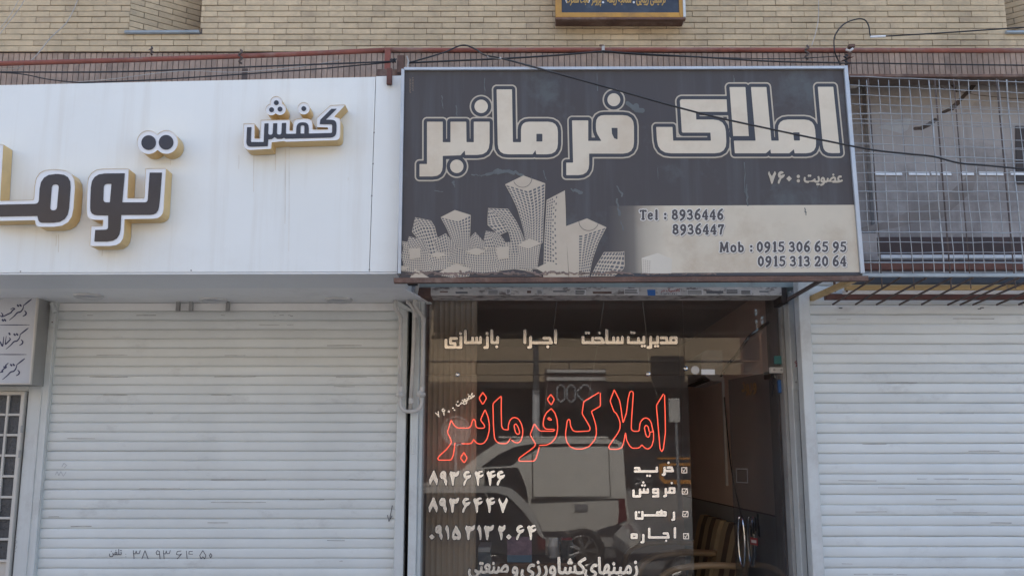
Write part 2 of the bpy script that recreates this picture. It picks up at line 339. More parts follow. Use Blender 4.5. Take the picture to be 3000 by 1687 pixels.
def sdf(prims, pad, step):
    xs = []; ys = []
    for p in prims:
        if p[0] == 'circ': xs += [p[1]-p[3], p[1]+p[3]]; ys += [p[2]-p[3], p[2]+p[3]]
        elif p[0] == 'tri': xs += [p[1][:,0].min(), p[1][:,0].max()]; ys += [p[1][:,1].min(), p[1][:,1].max()]
        else:
            e = p[2] if p[0] == 'line' else 0
            xs += [min(q[0] for q in p[1])-e, max(q[0] for q in p[1])+e]; ys += [min(q[1] for q in p[1])-e, max(q[1] for q in p[1])+e]
    x0, x1, y0, y1 = min(xs)-pad, max(xs)+pad, min(ys)-pad, max(ys)+pad
    gx = np.arange(x0, x1+step, step); gy = np.arange(y0, y1+step, step); X, Y = np.meshgrid(gx, gy)
    D = np.full(X.shape, 1e6)
    def sub(bx0, bx1, by0, by1, m=pad+3*step):
        i0 = max(0, int((bx0-m-x0)/step)); i1 = min(len(gx), int((bx1+m-x0)/step)+2)
        j0 = max(0, int((by0-m-y0)/step)); j1 = min(len(gy), int((by1+m-y0)/step)+2)
        return slice(j0, j1), slice(i0, i1)
    def poly(pts):
        A = np.full(X.shape, 1e6); ins = np.zeros(X.shape, bool); n = len(pts)
        for i in range(n):
            a = pts[i]; b = pts[(i+1) % n]; A = np.minimum(A, seg_d(X, Y, a, b))
            if a[1] != b[1]:
                c = ((a[1] > Y) != (b[1] > Y)) & (X < (b[0]-a[0])*(Y-a[1])/(b[1]-a[1])+a[0]); ins ^= c
        return np.where(ins, -A, A)
    for p in prims:
        if p[0] == 'poly': D = np.minimum(D, poly(p[1]))
        elif p[0] == 'hole': D = np.maximum(D, -poly(p[1]))
        elif p[0] == 'circ': D = np.minimum(D, np.hypot(X-p[1], Y-p[2])-p[3])
        elif p[0] == 'line':
            for a, b in zip(p[1][:-1], p[1][1:]):
                s = sub(min(a[0],b[0])-p[2], max(a[0],b[0])+p[2], min(a[1],b[1])-p[2], max(a[1],b[1])+p[2])
                D[s] = np.minimum(D[s], seg_d(X[s], Y[s], a, b)-p[2])
        elif p[0] == 'tri':
            v, f, be = p[1], p[2], p[3]; A = np.full(X.shape, 1e6); ins = np.zeros(X.shape, bool)
            for t in f:
                q = v[t]; s = sub(q[:,0].min(), q[:,0].max(), q[:,1].min(), q[:,1].max(), 0)
                xx, yy = X[s], Y[s]; w_ = []
                for k in range(3):
                    a, b = q[k], q[(k+1)%3]; w_.append((b[0]-a[0])*(yy-a[1])-(b[1]-a[1])*(xx-a[0]))
                ins[s] |= ((w_[0] >= 0)&(w_[1] >= 0)&(w_[2] >= 0))|((w_[0] <= 0)&(w_[1] <= 0)&(w_[2] <= 0))
            for (i, j) in be:
                a, b = v[i], v[j]; s = sub(min(a[0],b[0]), max(a[0],b[0]), min(a[1],b[1]), max(a[1],b[1]))
                A[s] = np.minimum(A[s], seg_d(X[s], Y[s], a, b))
            D = np.minimum(D, np.where(ins, -A, A))
    return gx, gy, D
def contour(grid, level):
    """polygons (photo px) of the region D<level and its boundary segments"""
    gx, gy, D = grid; V = level - D; pos = V > 0; polys = []; segs = []
    full = pos[:-1,:-1] & pos[1:,:-1] & pos[:-1,1:] & pos[1:,1:]
    anyp = pos[:-1,:-1] | pos[1:,:-1] | pos[:-1,1:] | pos[1:,1:]
    for j in range(full.shape[0]):
        row = full[j]; i = 0; n = len(row); idx = np.flatnonzero(np.diff(np.concatenate([[0], row.astype(int), [0]])))
        for a, b in zip(idx[::2], idx[1::2]):
            polys.append([(gx[a],gy[j]),(gx[a],gy[j+1]),(gx[b],gy[j+1]),(gx[b],gy[j])])
    for j, i in zip(*np.nonzero(anyp & ~full)):
        c = [(gx[i],gy[j],V[j,i]),(gx[i],gy[j+1],V[j+1,i]),(gx[i+1],gy[j+1],V[j+1,i+1]),(gx[i+1],gy[j],V[j,i+1])]
        out = []; fl = []
        for k in range(4):
            a = c[k]; b = c[(k+1)%4]
            if a[2] > 0: out.append((a[0],a[1])); fl.append(0)
            if (a[2] > 0) != (b[2] > 0):
                t = a[2]/(a[2]-b[2]); out.append((a[0]+(b[0]-a[0])*t, a[1]+(b[1]-a[1])*t)); fl.append(1 if a[2] > 0 else 2)
        if len(out) >= 3:
            polys.append(out)
            for k in range(len(out)):
                if fl[k] == 1 and fl[(k+1)%len(out)] == 2: segs.append((out[k], out[(k+1)%len(out)]))
    return polys, segs
def flat(mb, grid, level, Y, off=0.0, mapf=None, depth=0.0, mi=0, mi_side=None):
    """the contoured region as faces on plane y=Y, lifted 'off' towards the street; depth>0 adds returns"""
    polys, segs = contour(grid, level); cache = {}
    mp = mapf or (lambda x, y: P(x, y, Y))
    def vid(p, d=0.0):
        k = (round(p[0],3), round(p[1],3), d)
        if k not in cache:
            q = mp(p[0], p[1]); mb.v.append((q.x, q.y-off+d, q.z)); cache[k] = len(mb.v)-1
        return cache[k]
    for pl in polys:
        ids = []
        for p in pl:
            i = vid(p)
            if not ids or ids[-1] != i: ids.append(i)
        if len(ids) > 1 and ids[0] == ids[-1]: ids.pop()
        if len(ids) >= 3: mb.f.append(tuple(ids)); mb.m.append(mi)
    if depth > 0:
        for a, b in segs:
            i, j, k, l = vid(a), vid(b), vid(b, depth), vid(a, depth)
            if i != j: mb.f.append((j, i, l, k)); mb.m.append(mi if mi_side is None else mi_side)
    return mb
def rc(pts, k=4):
    """polygon points; entries (x,y,r) are rounded corners of radius r"""
    out = []; n = len(pts)
    for i, p in enumerate(pts):
        if len(p) < 3: out.append((p[0], p[1])); continue
        a = Vector(pts[i-1][:2]); b = Vector(p[:2]); c = Vector(pts[(i+1)%n][:2]); r = p[2]
        u = (a-b); v = (c-b); r_ = min(r, u.length*0.5, v.length*0.5); u.normalize(); v.normalize()
        p0 = b+u*r_; p2 = b+v*r_
        for t in range(k+1):
            s = t/k; q = p0*(1-s)**2 + b*2*s*(1-s) + p2*s*s; out.append((q.x, q.y))
    return out
_DR = {
 '۸': ([(225,165),(155,325),(172,405),(228,300),(285,405),(305,325),(245,165)], None, (155,305,165,405)),
 '۹': ([(400,163),(365,180),(348,215),(345,262),(365,295),(405,302),(412,345),(436,400),(455,405),(468,330),(447,300),(449,210),(432,172)], [(376,222),(392,215),(404,230),(384,238)], (345,468,163,405)),
 '۳': ([(505,215),(530,170),(542,188),(562,196),(578,180),(592,196),(615,195),(635,176),(660,170),(660,205),(645,245),(610,265),(590,262),(580,330),(572,400),(548,402),(536,330),(525,275)], None, (505,660,170,402)),
 '۶': ([(740,240),(748,200),(778,170),(812,162),(842,175),(850,197),(800,212),(780,232),(802,245),(872,225),(868,258),(845,285),(808,305),(788,345),(765,408),(740,404),(742,360),(765,320),(785,297),(755,283)], None, (740,872,162,408)),
 '۴': ([(925,205),(958,170),(974,195),(1000,178),(1022,167),(1055,168),(1070,190),(1026,200),(1006,224),(1030,238),(1080,222),(1072,255),(1042,280),(1006,290),(1006,340),(996,415),(976,415),(966,350),(952,280)], None, (925,1080,167,415)),
 '۷': ([(1340,680),(1358,640),(1378,692),(1411,738),(1440,690),(1465,640),(1487,680),(1450,780),(1420,872),(1400,872),(1375,775)], None, (1340,1487,640,872)),
 '۵': ([(610,1083),(590,1130),(550,1215),(543,1290),(565,1328),(600,1332),(620,1316),(642,1332),(672,1328),(693,1290),(690,1220),(652,1150)], [(602,1213),(640,1262),(628,1276),(604,1262),(586,1276),(583,1248)], (543,693,1083,1332)),
 '۱': ([(440,1095),(460,1080),(488,1130),(498,1230),(490,1325),(470,1332),(462,1240),(446,1180),(424,1150)], None, (424,498,1080,1332)),
 '۲': ([(1325,1155),(1350,1088),(1372,1110),(1397,1115),(1430,1085),(1450,1090),(1446,1150),(1420,1186),(1397,1195),(1402,1260),(1390,1330),(1372,1332),(1358,1250)], None, (1325,1450,1085,1332)),
 '۰': ([(200,1235),(248,1283),(200,1331),(152,1283)], None, (152,248,1235,1331))}
def fdig(ch, cx, y0, y1, ang=0.0, wk=1.0):
    """Persian numeral filling the height y0..y1 about cx"""
    pl, ho, (a, b, c, d) = _DR[ch]; k = (y1-y0)/(d-c); ca, sa = math.cos(R(ang)), math.sin(R(ang)); cy = (y0+y1)/2
    def f(q):
        u = (q[0]-(a+b)/2)*k*wk; v = (q[1]-(c+d)/2)*k; return (cx+u*ca-v*sa, cy+u*sa+v*ca)
    return [('poly', [f(q) for q in pl])] + ([('hole', [f(q) for q in ho])] if ho else [])
def Z(ox, oy, sc): return lambda pts: [((p[0]/sc+ox, p[1]/sc+oy) + tuple(q/sc for q in p[2:])) for p in pts]

# ================================================================== STRUCTURE
WY = 6.60                     # brick face
Y_SHUT = 6.65; Y_SIGN = 5.50; Y_BLACK = 5.40
mb = MB().box(-40, 40, -60, 4.6, -0.32, -0.12); struct('road', mb, M['asphalt'])
mb = MB().box(-40, 40, 4.85, 14, -0.30, 0.0); struct('pavement', mb, M['paving'])
mb = MB().box(-40, 40, 4.6, 4.85, -0.30, 0.02); struct('kerb', mb, M['kerb'])
mb = MB().box(-200, 200, -300, 300, -1.2, -0.7); struct('ground', mb, M['asphalt'])

# ---- upper brick wall
BW, BH, J, JV = 0.207, 0.0455, 0.0052, 0.0026
Z0 = P(1500, 152, WY).z
wall = thing('brick_wall', (0, WY, Z0), 'long wall of thin tan bricks running above all the shop signs', 'wall')
def niche(xa, xb, mir):  # splayed window recesses of the wall
    a = P(xa, 97, WY); b = P(xb, 92, WY); return (a.x, b.x, a.z, mir)
NICHES = [niche(376, 586, False), niche(2952, 3160, True)]
b0 = MB().box(-BW/2+JV/2, BW/2-JV/2, 0, 0.06, J/2, BH-J/2, 0.0015)
bme = [b0.mesh('brick', M['brick'])]
for k in range(2):
    b1 = MB().box(-BW/2+JV/2+0.0006*k, BW/2-JV/2, 0.0, 0.06, J/2+0.001*k, BH-J/2, 0.002); bme.append(b1.mesh('brick', M['brick']))
half = MB().box(-BW/4+J/2, BW/4-J/2, 0, 0.06, J/2, BH-J/2, 0.0015).mesh('brick', M['brick'])
stuffb = MB(); nb = 0; cells = []
for r in range(34):
    z = Z0 + r*BH; off = (0.5 if r % 2 else 0.0)*BW + random.uniform(-0.012, 0.012)
    for k in range(-21, 22):
        xc = k*BW + off; x0, x1 = xc-BW/2, xc+BW/2; segs = [(x0, x1)]
        for (na, nb_, nz, _) in NICHES:
            if z+BH > nz:
                ns = []
                for (a, b) in segs:
                    if b <= na or a >= nb_: ns.append((a, b)); continue
                    if a < na-0.02: ns.append((a, na))
                    if b > nb_+0.02: ns.append((nb_, b))
                segs = ns
        for (a, b) in segs: cells.append((r, z, a, b))
cells.sort(key=lambda c: (c[0] > 9, abs((c[2]+c[3])/2) > 3.95, c[0] > 8, abs((c[2]+c[3])/2)))
for i, (r, z, a, b) in enumerate(cells):
    dy = random.uniform(-0.002, 0.0025)
    if i < 290 and r < 10:
        o = bpy.data.objects.new('brick', random.choice(bme) if (b-a) > BW*0.98 else MB().box(-(b-a)/2+JV/2, (b-a)/2-JV/2, 0, 0.06, J/2, BH-J/2, 0.0015).mesh('brick', M['brick']))
        COL.objects.link(o); o.parent = wall; o.location = Vector(((a+b)/2, WY+dy, z)) - wall.location
        o.rotation_euler = (0, R(random.uniform(-0.12, 0.12)), 0)
    else:
        stuffb.box(a+JV/2, b-JV/2, WY+dy, WY+0.06, z+J/2, z+BH-J/2)
part('bricks', stuffb, M['brick'], wall, kind='stuff')
core = MB().box(-9, NICHES[0][0]-0.0, WY+0.012, WY+0.5, Z0, Z0+34*BH)
core.box(NICHES[0][0], NICHES[0][1], WY+0.012, WY+0.5, Z0, NICHES[0][2]-0.004)
core.box(NICHES[0][1], NICHES[1][0], WY+0.012, WY+0.5, Z0, Z0+34*BH)
core.box(NICHES[1][0], 9, WY+0.012, WY+0.5, Z0, NICHES[1][2]-0.004)
part('mortar_bed', core, M['mortar'], wall)
part('upper_wall_mass', MB().box(-9, 9, WY+0.02, WY+1.5, Z0+34*BH+0.01, 9.6), M['oppbrick'], wall)
for (na, nb_, nz, mir) in NICHES:   # reveals with brick courses, and the metal edge under them
    xs, xe = (na, nb_+0.02) if not mir else (nb_, na-0.02)
    dx = xe-xs; depth = 0.42; L = math.hypot(dx, depth); u = Vector((dx/L, depth/L, 0)); n = Vector((u.y, -u.x, 0))
    if mir: n = Vector((-u.y, u.x, 0))
    bed = MB(); q = [Vector((xs, WY, 0))+n*-0.012, Vector((xs, WY, 0))+u*L+n*-0.012]
    z1 = Z0+34*BH
    for (pa, pb) in ((q[0], q[1]),):
        bed.add([(pa.x, pa.y, nz), (pb.x, pb.y, nz), (pb.x, pb.y, z1), (pa.x, pa.y, z1), (pa.x-n.x*.05, pa.y+.1, nz), (pb.x-n.x*.05, pb.y+.1, nz), (pb.x-n.x*.05, pb.y+.1, z1), (pa.x-n.x*.05, pa.y+.1, z1)],
                [(0,1,2,3),(7,6,5,4),(0,4,5,1),(3,2,6,7),(0,3,7,4),(1,5,6,2)])
    bed.box(min(xs, xe), max(xs, xe), WY+0.40, WY+0.5, nz, z1)
    bed.box(na+0.001, nb_-0.001, WY+0.013, WY+0.45, nz-0.003, nz+0.01)
    part('reveal_bed', bed, M['mortar'], wall)
    for r in range(12):
        z = nz + 0.012 + r*BH; s = 0.0
        s0 = -0.5 if r % 2 else 0.0
        while s0*BW < L:
            a = max(0, s0*BW)+J/2; b = min(L, (s0+1)*BW)-J/2; s0 += 1
            if b-a < 0.02: continue
            m1 = MB(); A = Vector((xs, WY, 0))+u*a; B = Vector((xs, WY, 0))+u*b; T = n*-0.03
            m1.add([(A.x,A.y,z),(B.x,B.y,z),(B.x,B.y,z+BH-J),(A.x,A.y,z+BH-J),(A.x+T.x,A.y+T.y,z),(B.x+T.x,B.y+T.y,z),(B.x+T.x,B.y+T.y,z+BH-J),(A.x+T.x,A.y+T.y,z+BH-J)],
                   [(0,1,2,3),(7,6,5,4),(0,4,5,1),(3,2,6,7),(0,3,7,4),(1,5,6,2)])
            part('reveal_brick', m1, M['brick'], wall, loc=(A.x, A.y, z))
    e = MB().tube([(na-0.02, WY-0.012, nz-0.002), (nb_+0.0, WY-0.012, nz+0.002)], 0.014, 8)
    part('metal_edge', e, M['galv'], wall)

# ---- soldier course under the wall
ZS1 = Z0-0.006; ZS0 = P(2700, 219, WY).z; ZSL = P(600, 262, WY).z
band = thing('soldier_brick_band', (0, WY, ZS0), 'dusky band of upright narrow bricks just behind the long red pipe', 'brick band')
SW = 0.0405
smL = MB().box(-SW/2+.0022, SW/2-.0022, 0.012, 0.07, ZSL-ZS0, ZS1-ZS0, 0.0015).mesh('soldier_brick', M['soldier'])
smR = MB().box(-SW/2+.0022, SW/2-.0022, 0.012, 0.07, 0, ZS1-ZS0, 0.0015).mesh('soldier_brick', M['soldier'])
xr = P(2485, 220, WY).x
for k in range(-96, 97):
    x = k*SW; o = bpy.data.objects.new('soldier_brick', smL if x < xr else smR); COL.objects.link(o); o.parent = band
    o.location = (x, random.uniform(-.002, .002), 0)
bm_ = MB().box(-4.2, xr, WY+0.024, WY+0.2, ZSL, ZS1-0.001); bm_.box(xr, 9, WY+0.024, WY+0.2, ZS0, ZS1-0.001); bm_.box(-9, -4.2, WY+0.024, WY+0.2, ZSL, ZS1-0.001)
part('mortar_bed', bm_, M['mortar'], band)

# ---- body of the building behind the shops (what closes the openings)
xL1 = P(160, 1300, WY).x                                  # left door / shutter pier
X_GAP0 = P(1192, 1100, WY).x; X_J0 = P(1206, 1100, WY).x; X_J1 = P(1229, 1100, WY).x
X_W0 = P(1240, 1100, WY).x; X_W1 = P(2302, 1100, WY).x
X_R0 = P(2312, 1100, WY).x; X_R1 = P(2375, 1300, 6.35).x
ZH = P(1800, 868, WY).z                                   # head of the estate agency opening
m = MB(); m.box(-9, X_J0, 7.0, 7.3, 0, ZSL+0.5); m.box(X_R1, 9, 7.0, 7.3, 0, ZS0+0.5); m.box(X_J0, X_R1, 6.95, 7.25, ZH+0.12, ZSL+0.5)
m.box(X_W0-0.13, X_W0-0.03, 6.76, 12.0, 0, ZH+0.1); m.box(X_W1+0.13, X_W1+0.3, 6.76, 12.0, 0, ZH+0.1)
m.box(-9, 9, 12.0, 12.3, 0, 4.5); m.box(-9, 9, 7.32, 12.0, 3.05, 3.3)
tag(part('building_core', m, M['plaster']), 'plain rendered masonry of the building behind the shop fronts', 'building')

# ================================================================== LEFT WHITE FASCIA SIGN
FZ = P(1165, 795, Y_SIGN).z
fas = thing('fascia_sign', (-2.5, Y_SIGN, FZ), 'big white shoe shop fascia with raised gold-edged black letters', 'shop sign')
seamT, seamB = P(1101, 226, Y_SIGN), P(1082, 796, Y_SIGN)
tl, tr_ = P(-260, 256, Y_SIGN), P(1180, 222, Y_SIGN); br, bl = P(1163, 796, Y_SIGN), P(-300, 799, Y_SIGN)
g = Vector((0.002, 0, 0))
part('panel', MB().slab([tl, bl, seamB-g, seamT-g], 0.02), M['sign_white'], fas)
part('panel', MB().slab([seamT+g+Vector((0,0,0.004)), seamB+g, br, tr_], 0.02), M['sign_white'], fas)
part('carcass', MB().hexa([tl+Vector((0,.021,-.002)), bl+Vector((0,.021,.012)), br+Vector((-.004,.021,.012)), tr_+Vector((-.004,.021,-.002))],
     [tl+Vector((0,.85,-.002)), bl+Vector((0,.85,.012)), br+Vector((-.004,.85,.012)), tr_+Vector((-.004,.85,-.002))]), M['sign_grey'], fas)
yb = 5.97
part('underside_strip', MB().hexa([bl+Vector((0,.002,-.002)), bl+Vector((0,.002,-.012)), br+Vector((-.001,.002,-.012)), br+Vector((-.001,.002,-.002))],
     [Vector((bl.x,yb,bl.z-.002)), Vector((bl.x,yb,bl.z-.012)), Vector((br.x+0.02,yb,br.z-.012)), Vector((br.x+0.02,yb,br.z-.002))]), M['sign_grey'], fas)
# soffit board with its slightly buckled front edge
sof = MB(); n = 60; xs0, xs1 = bl.x, P(1178, 838, yb).x
for i in range(n):
    a = xs0+(xs1-xs0)*i/n; b = xs0+(xs1-xs0)*(i+1)/n
    za = FZ-0.012+0.010*max(0, math.sin(a*4.1+1))**2; zb = FZ-0.012+0.010*max(0, math.sin(b*4.1+1))**2
    sof.add([(a,yb+.004,za),(b,yb+.004,zb),(b,6.72,FZ+.0),(a,6.72,FZ+.0),(a,yb+.004,za+.008),(b,yb+.004,zb+.008),(b,6.72,FZ+.008),(a,6.72,FZ+.008)],
            [(0,3,2,1),(4,5,6,7),(0,1,5,4),(2,3,7,6)])
e1 = P(1240, 884, 6.6)
sof.add([(xs1,yb+.004,FZ-.012),(xs1+.13,6.72,FZ+.0),(xs1,6.72,FZ+.0),(xs1,yb+.004,FZ-.004),(xs1+.13,6.72,FZ+.008),(xs1,6.72,FZ+.008)], [(0,2,1),(3,4,5),(0,1,4,3),(1,2,5,4),(2,0,3,5)])
soff = part('soffit_board', sof, M['soffit'], fas)
part('soffit_shadow_gap', MB().box(xs0, xs1+0.1, yb-0.03, yb+0.0035, FZ-0.0005, FZ+0.012), M['black'], fas)  # black strip painted as the shadow gap ahead of the soffit
for (px, py) in ((260, 865), (626, 876), (993, 876)):
    c = PZ(px, py, FZ-0.002)
    dl = part('downlight_ring', MB().lathe(c+Vector((0,0,0)), (0,0,-1), [(-.006,.094),(.010,.094),(.018,.086),(.008,.078),(.0005,.074)], 28), M['acwhite'], fas, smooth=True)
    part('downlight_lens', MB().lathe(c, (0,0,-1), [(0,.072),(.003,.066),(.005,.02)], 24), M['docface'], dl, smooth=True)
# letters: dark face, white rim, gold return
def letter(zf, white, dark, holes=(), mirr=None, dcirc=(), wcirc=(), depth=0.10, step=1.4):
    Yf = Y_SIGN-depth-0.004
    wp = ([('poly', rc(zf(white)))] if white else []) + [('circ', *zf([(c[0],c[1])])[0], c[2]/zf.sc) for c in wcirc]
    dp = ([('poly', rc(zf(dark)))] if dark else []) + [('circ', *zf([(c[0],c[1])])[0], c[2]/zf.sc) for c in dcirc] + [('hole', rc(zf(h))) for h in holes]
    gw = sdf(wp, 3, step); gd = sdf(dp, 3, step)
    b = MB(); flat(b, gw, 0, Yf, 0, depth=depth, mi=0, mi_side=1)
    o = part('channel_letter', b, [M['letter_white'], M['letter_gold']], fas)
    rim = MB(); polys, segs = contour(gw, 0)      # thin brass edge round the face
    f = MB(); flat(f, gd, 0, Yf, 0.003); part('letter_face', f, M['letter_black'], o)
    e = MB()
    for a, b2 in segs:
        pa, pb = P(a[0],a[1],Yf), P(b2[0],b2[1],Yf); e.add([pa+Vector((0,-.0045,0)), pb+Vector((0,-.0045,0)), pb+Vector((0,.002,0)), pa+Vector((0,.002,0))], [(0,1,2,3)])
    part('letter_edge', e, M['letter_gold'], o)
class ZF:
    def __init__(s, ox, oy, sc): s.ox, s.oy, s.sc = ox, oy, sc
    def __call__(s, pts): return [((p[0]/s.sc+s.ox, p[1]/s.sc+s.oy) + tuple(q/s.sc for q in p[2:])) for p in pts]
zb_ = ZF(690, 260, 6.9)
letter(zb_, [(165,712),(390,712),(388,1010),(495,1010),(515,640),(1105,630),(1095,850),(1160,850),(1165,760),(1175,630,90),(1380,600,60),(1555,620,110),(1562,828),(1872,826),(1866,790),(1640,786),(1640,600),(1920,345),(2230,330),(2000,572),(2125,600,120),(2118,1050,150),(1900,1052),(1030,1080),(985,1066),(735,1090),(725,1222),(500,1235),(150,1255,170)],
       [(235,785),(325,780),(312,1082,25),(570,1082),(588,708),(672,705),(662,935,40),(752,935,40),(762,705),(848,702),(838,932,40),(928,932,40),(938,700),(1028,697),(1020,918,25),(1225,915),(1238,685,130),(1485,685,130),(1482,912),(1952,900,25),(1955,727,25),(1705,725),(1715,635),(1940,412),(2055,410),(1830,632),(2048,635,110),(2038,992,120),(1010,1018),(985,1000),(940,1018),(850,1022),(790,985),(740,1025),(665,1035),(655,1170),(218,1182,100)],
       holes=[[(1320,745,35),(1395,745,35),(1392,912),(1315,912)]])
letter(zb_, None, None, dcirc=((827,290,50),(730,432,50),(902,420,50)), wcirc=((827,285,122),(725,432,114),(903,420,120),(820,390,70)))
letter(zb_, None, None, dcirc=((1382,410,50),), wcirc=((1382,408,122),))
zc_ = ZF(0, 360, 3.623)
letter(zc_, [(1548,487),(1765,485),(1745,810,10),(1735,1018,190),(1325,1025),(1315,1308,180),(955,1308),(968,1095),(1090,1095),(1097,1032),(918,1030,140),(920,840),(935,490,170),(1370,490),(1355,800),(1532,800,14)],
       [(1590,530),(1722,530),(1700,810),(1680,978,150),(1290,980),(1275,1262,140),(1003,1262),(1012,1138),(1148,1133,25),(1150,985),(958,982,120),(960,830),(972,540,150),(1328,537),(1300,845),(1568,845,30)],
       holes=[[(1185,650),(1168,845),(1098,845,40),(1105,650,50)]])
letter(zc_, None, None, dcirc=((1580,213,78),(1765,210,78)), wcirc=((1580,210,124),(1768,208,124)))
letter(zc_, [(-130,232),(40,232),(5,828),(360,820,20),(385,498,190),(812,498,190),(770,1105,210),(385,1105,120),(372,1035),(-130,1045)],
       [(-200,300),(-30,300),(-40,870),(412,860,40),(432,545,160),(762,545,140),(725,1062,170),(415,1062,140),(400,990),(-130,1000)],
       holes=[[(555,655,38),(628,655,38),(604,930,38),(533,930,38)]])
for (x, y) in ((1096,389),(1089,574),(1082,790),(1093,480),(560,792),(60,795)):
    a = P(x, y, Y_SIGN); part('rivet', MB().lathe(a, (0,-1,0), [(0,.005),(.002,.0045),(.003,.002)], 8), M['greymetal'], fas)
# rain drip marks under the letters
rnd_ = random.Random(3); b = MB()
for (x, y, ln) in ((744,452,110),(836,436,220),(847,436,300),(808,440,60),(500,470,14),(300,690,60),(320,690,40),(700,455,40),(165,690,30),(172,688,50),(1020,520,10)):
    g_ = sdf([('line', [(x, y), (x+rnd_.uniform(-1,1), y+ln*0.5), (x-1, y+ln)], rnd_.uniform(0.5, 0.9))], 1.5, 0.8); flat(b, g_, 0, Y_SIGN, 0.0012)
part('drip_marks', b, M['drip'], fas, kind='stuff')

# ================================================================== BLACK ESTATE AGENCY SIGN
A_ = [P(1181, 205, Y_BLACK), P(1170, 812, Y_BLACK), P(2526, 806, Y_BLACK), P(2476, 201, Y_BLACK)]
sg = thing('estate_sign', (0.3, Y_BLACK, A_[1].z), 'dark estate agency billboard with cream lettering and a drawing of towers', 'shop sign')
part('sign_face', MB().slab([A_[0]+Vector((0,.004,0)), A_[1]+Vector((0,.004,0)), A_[2]+Vector((0,.004,0)), A_[3]+Vector((0,.004,0))], 0.01), M['print_dark'], sg)
part('box_body', MB().hexa([a+Vector((0,.016,0)) for a in A_], [a+Vector((0,.17,0)) for a in A_]), M['greymetal'], sg)
def bar(name, p, q, r, m_, par, dz=0.0, n=4):
    """rectangular trim bar between two points of the sign plane"""
    p = Vector(p); q = Vector(q); d = (q-p).normalized(); s_ = Vector((-d.z, 0, d.x))*r
    return part(name, MB().hexa([p+s_+Vector((0,-.014,0)), p-s_+Vector((0,-.014,0)), q-s_+Vector((0,-.014,0)), q+s_+Vector((0,-.014,0))],
        [p+s_+Vector((0,.03,0)), p-s_+Vector((0,.03,0)), q-s_+Vector((0,.03,0)), q+s_+Vector((0,.03,0))]), m_, par)
bar('top_trim', A_[0]+Vector((.006,0,.002)), A_[3]+Vector((-.012,0,.002)), 0.008, M['alu'], sg)
bar('side_trim', A_[0], A_[1]+Vector((0,0,.02)), 0.009, M['alu'], sg)
bar('side_trim', A_[3]+Vector((0,0,.012)), A_[2]+Vector((0,0,.01)), 0.011, M['alu'], sg)
bar('bottom_rail', A_[1]+Vector((-.03,0.0,-.020)), A_[2]+Vector((.03,0,-.020)), 0.014, M['rust'], sg)
# dark lower strip and cream panel (flat print: relief of a fraction of a millimetre)
pc = [P(1782, 603, Y_BLACK), P(1782, 800, Y_BLACK), P(2519, 797, Y_BLACK), P(2503, 600, Y_BLACK)]
pm = mat('printed_cream_gradient', (0.60,0.525,0.405), 0.55, var=0.07, scale=3, col2=(0.36,0.24,0.14), c2amt=0.55, c2scale=1.6, c2lo=0.5, c2hi=0.7)
N_ = pm.node_tree.nodes; L_ = pm.node_tree.links; bs = N_['Principled BSDF']; src = bs.inputs['Base Color'].links[0].from_socket
tc_ = N_.new('ShaderNodeTexCoord'); sx_ = N_.new('ShaderNodeSeparateXYZ'); L_.new(tc_.outputs['Object'], sx_.inputs[0])
cr = N_.new('ShaderNodeValToRGB'); mr = N_.new('ShaderNodeMapRange'); x_a = P(1782,700,Y_BLACK).x; x_b = P(1960,700,Y_BLACK).x
mr.inputs[1].default_value = x_a - sg.location.x; mr.inputs[2].default_value = x_b - sg.location.x; L_.new(sx_.outputs[0], mr.inputs[0]); L_.new(mr.outputs[0], cr.inputs[0])
el = cr.color_ramp.elements; el[0].position = 0; el[0].color = (0,0,0,1); el[1].position = 1; el[1].color = (1,1,1,1)
for pos, v_ in ((0.30,0.12),(0.42,0.20),(0.50,0.46),(0.62,0.66)):
    e_ = el.new(pos); e_.color = (v_,v_,v_,1)
mx_ = N_.new('ShaderNodeMix'); mx_.data_type = 'RGBA'; L_.new(cr.outputs[0], mx_.inputs[0]); mx_.inputs[6].default_value = (0.066,0.058,0.057,1); L_.new(src, mx_.inputs[7]); L_.new(mx_.outputs[2], bs.inputs['Base Color'])
part('cream_panel_print', MB().slab([p+Vector((0,.0030,0)) for p in pc], 0.0008), pm, sg)
part('black_strip_print', MB().slab([P(1700,799,Y_BLACK)+Vector((0,.0034,0)), P(1700,811,Y_BLACK)+Vector((0,.0034,0)), P(2524,804,Y_BLACK)+Vector((0,.0034,0)), P(2519,797,Y_BLACK)+Vector((0,.0034,0))], 0.0005), M['print_edge'], sg)
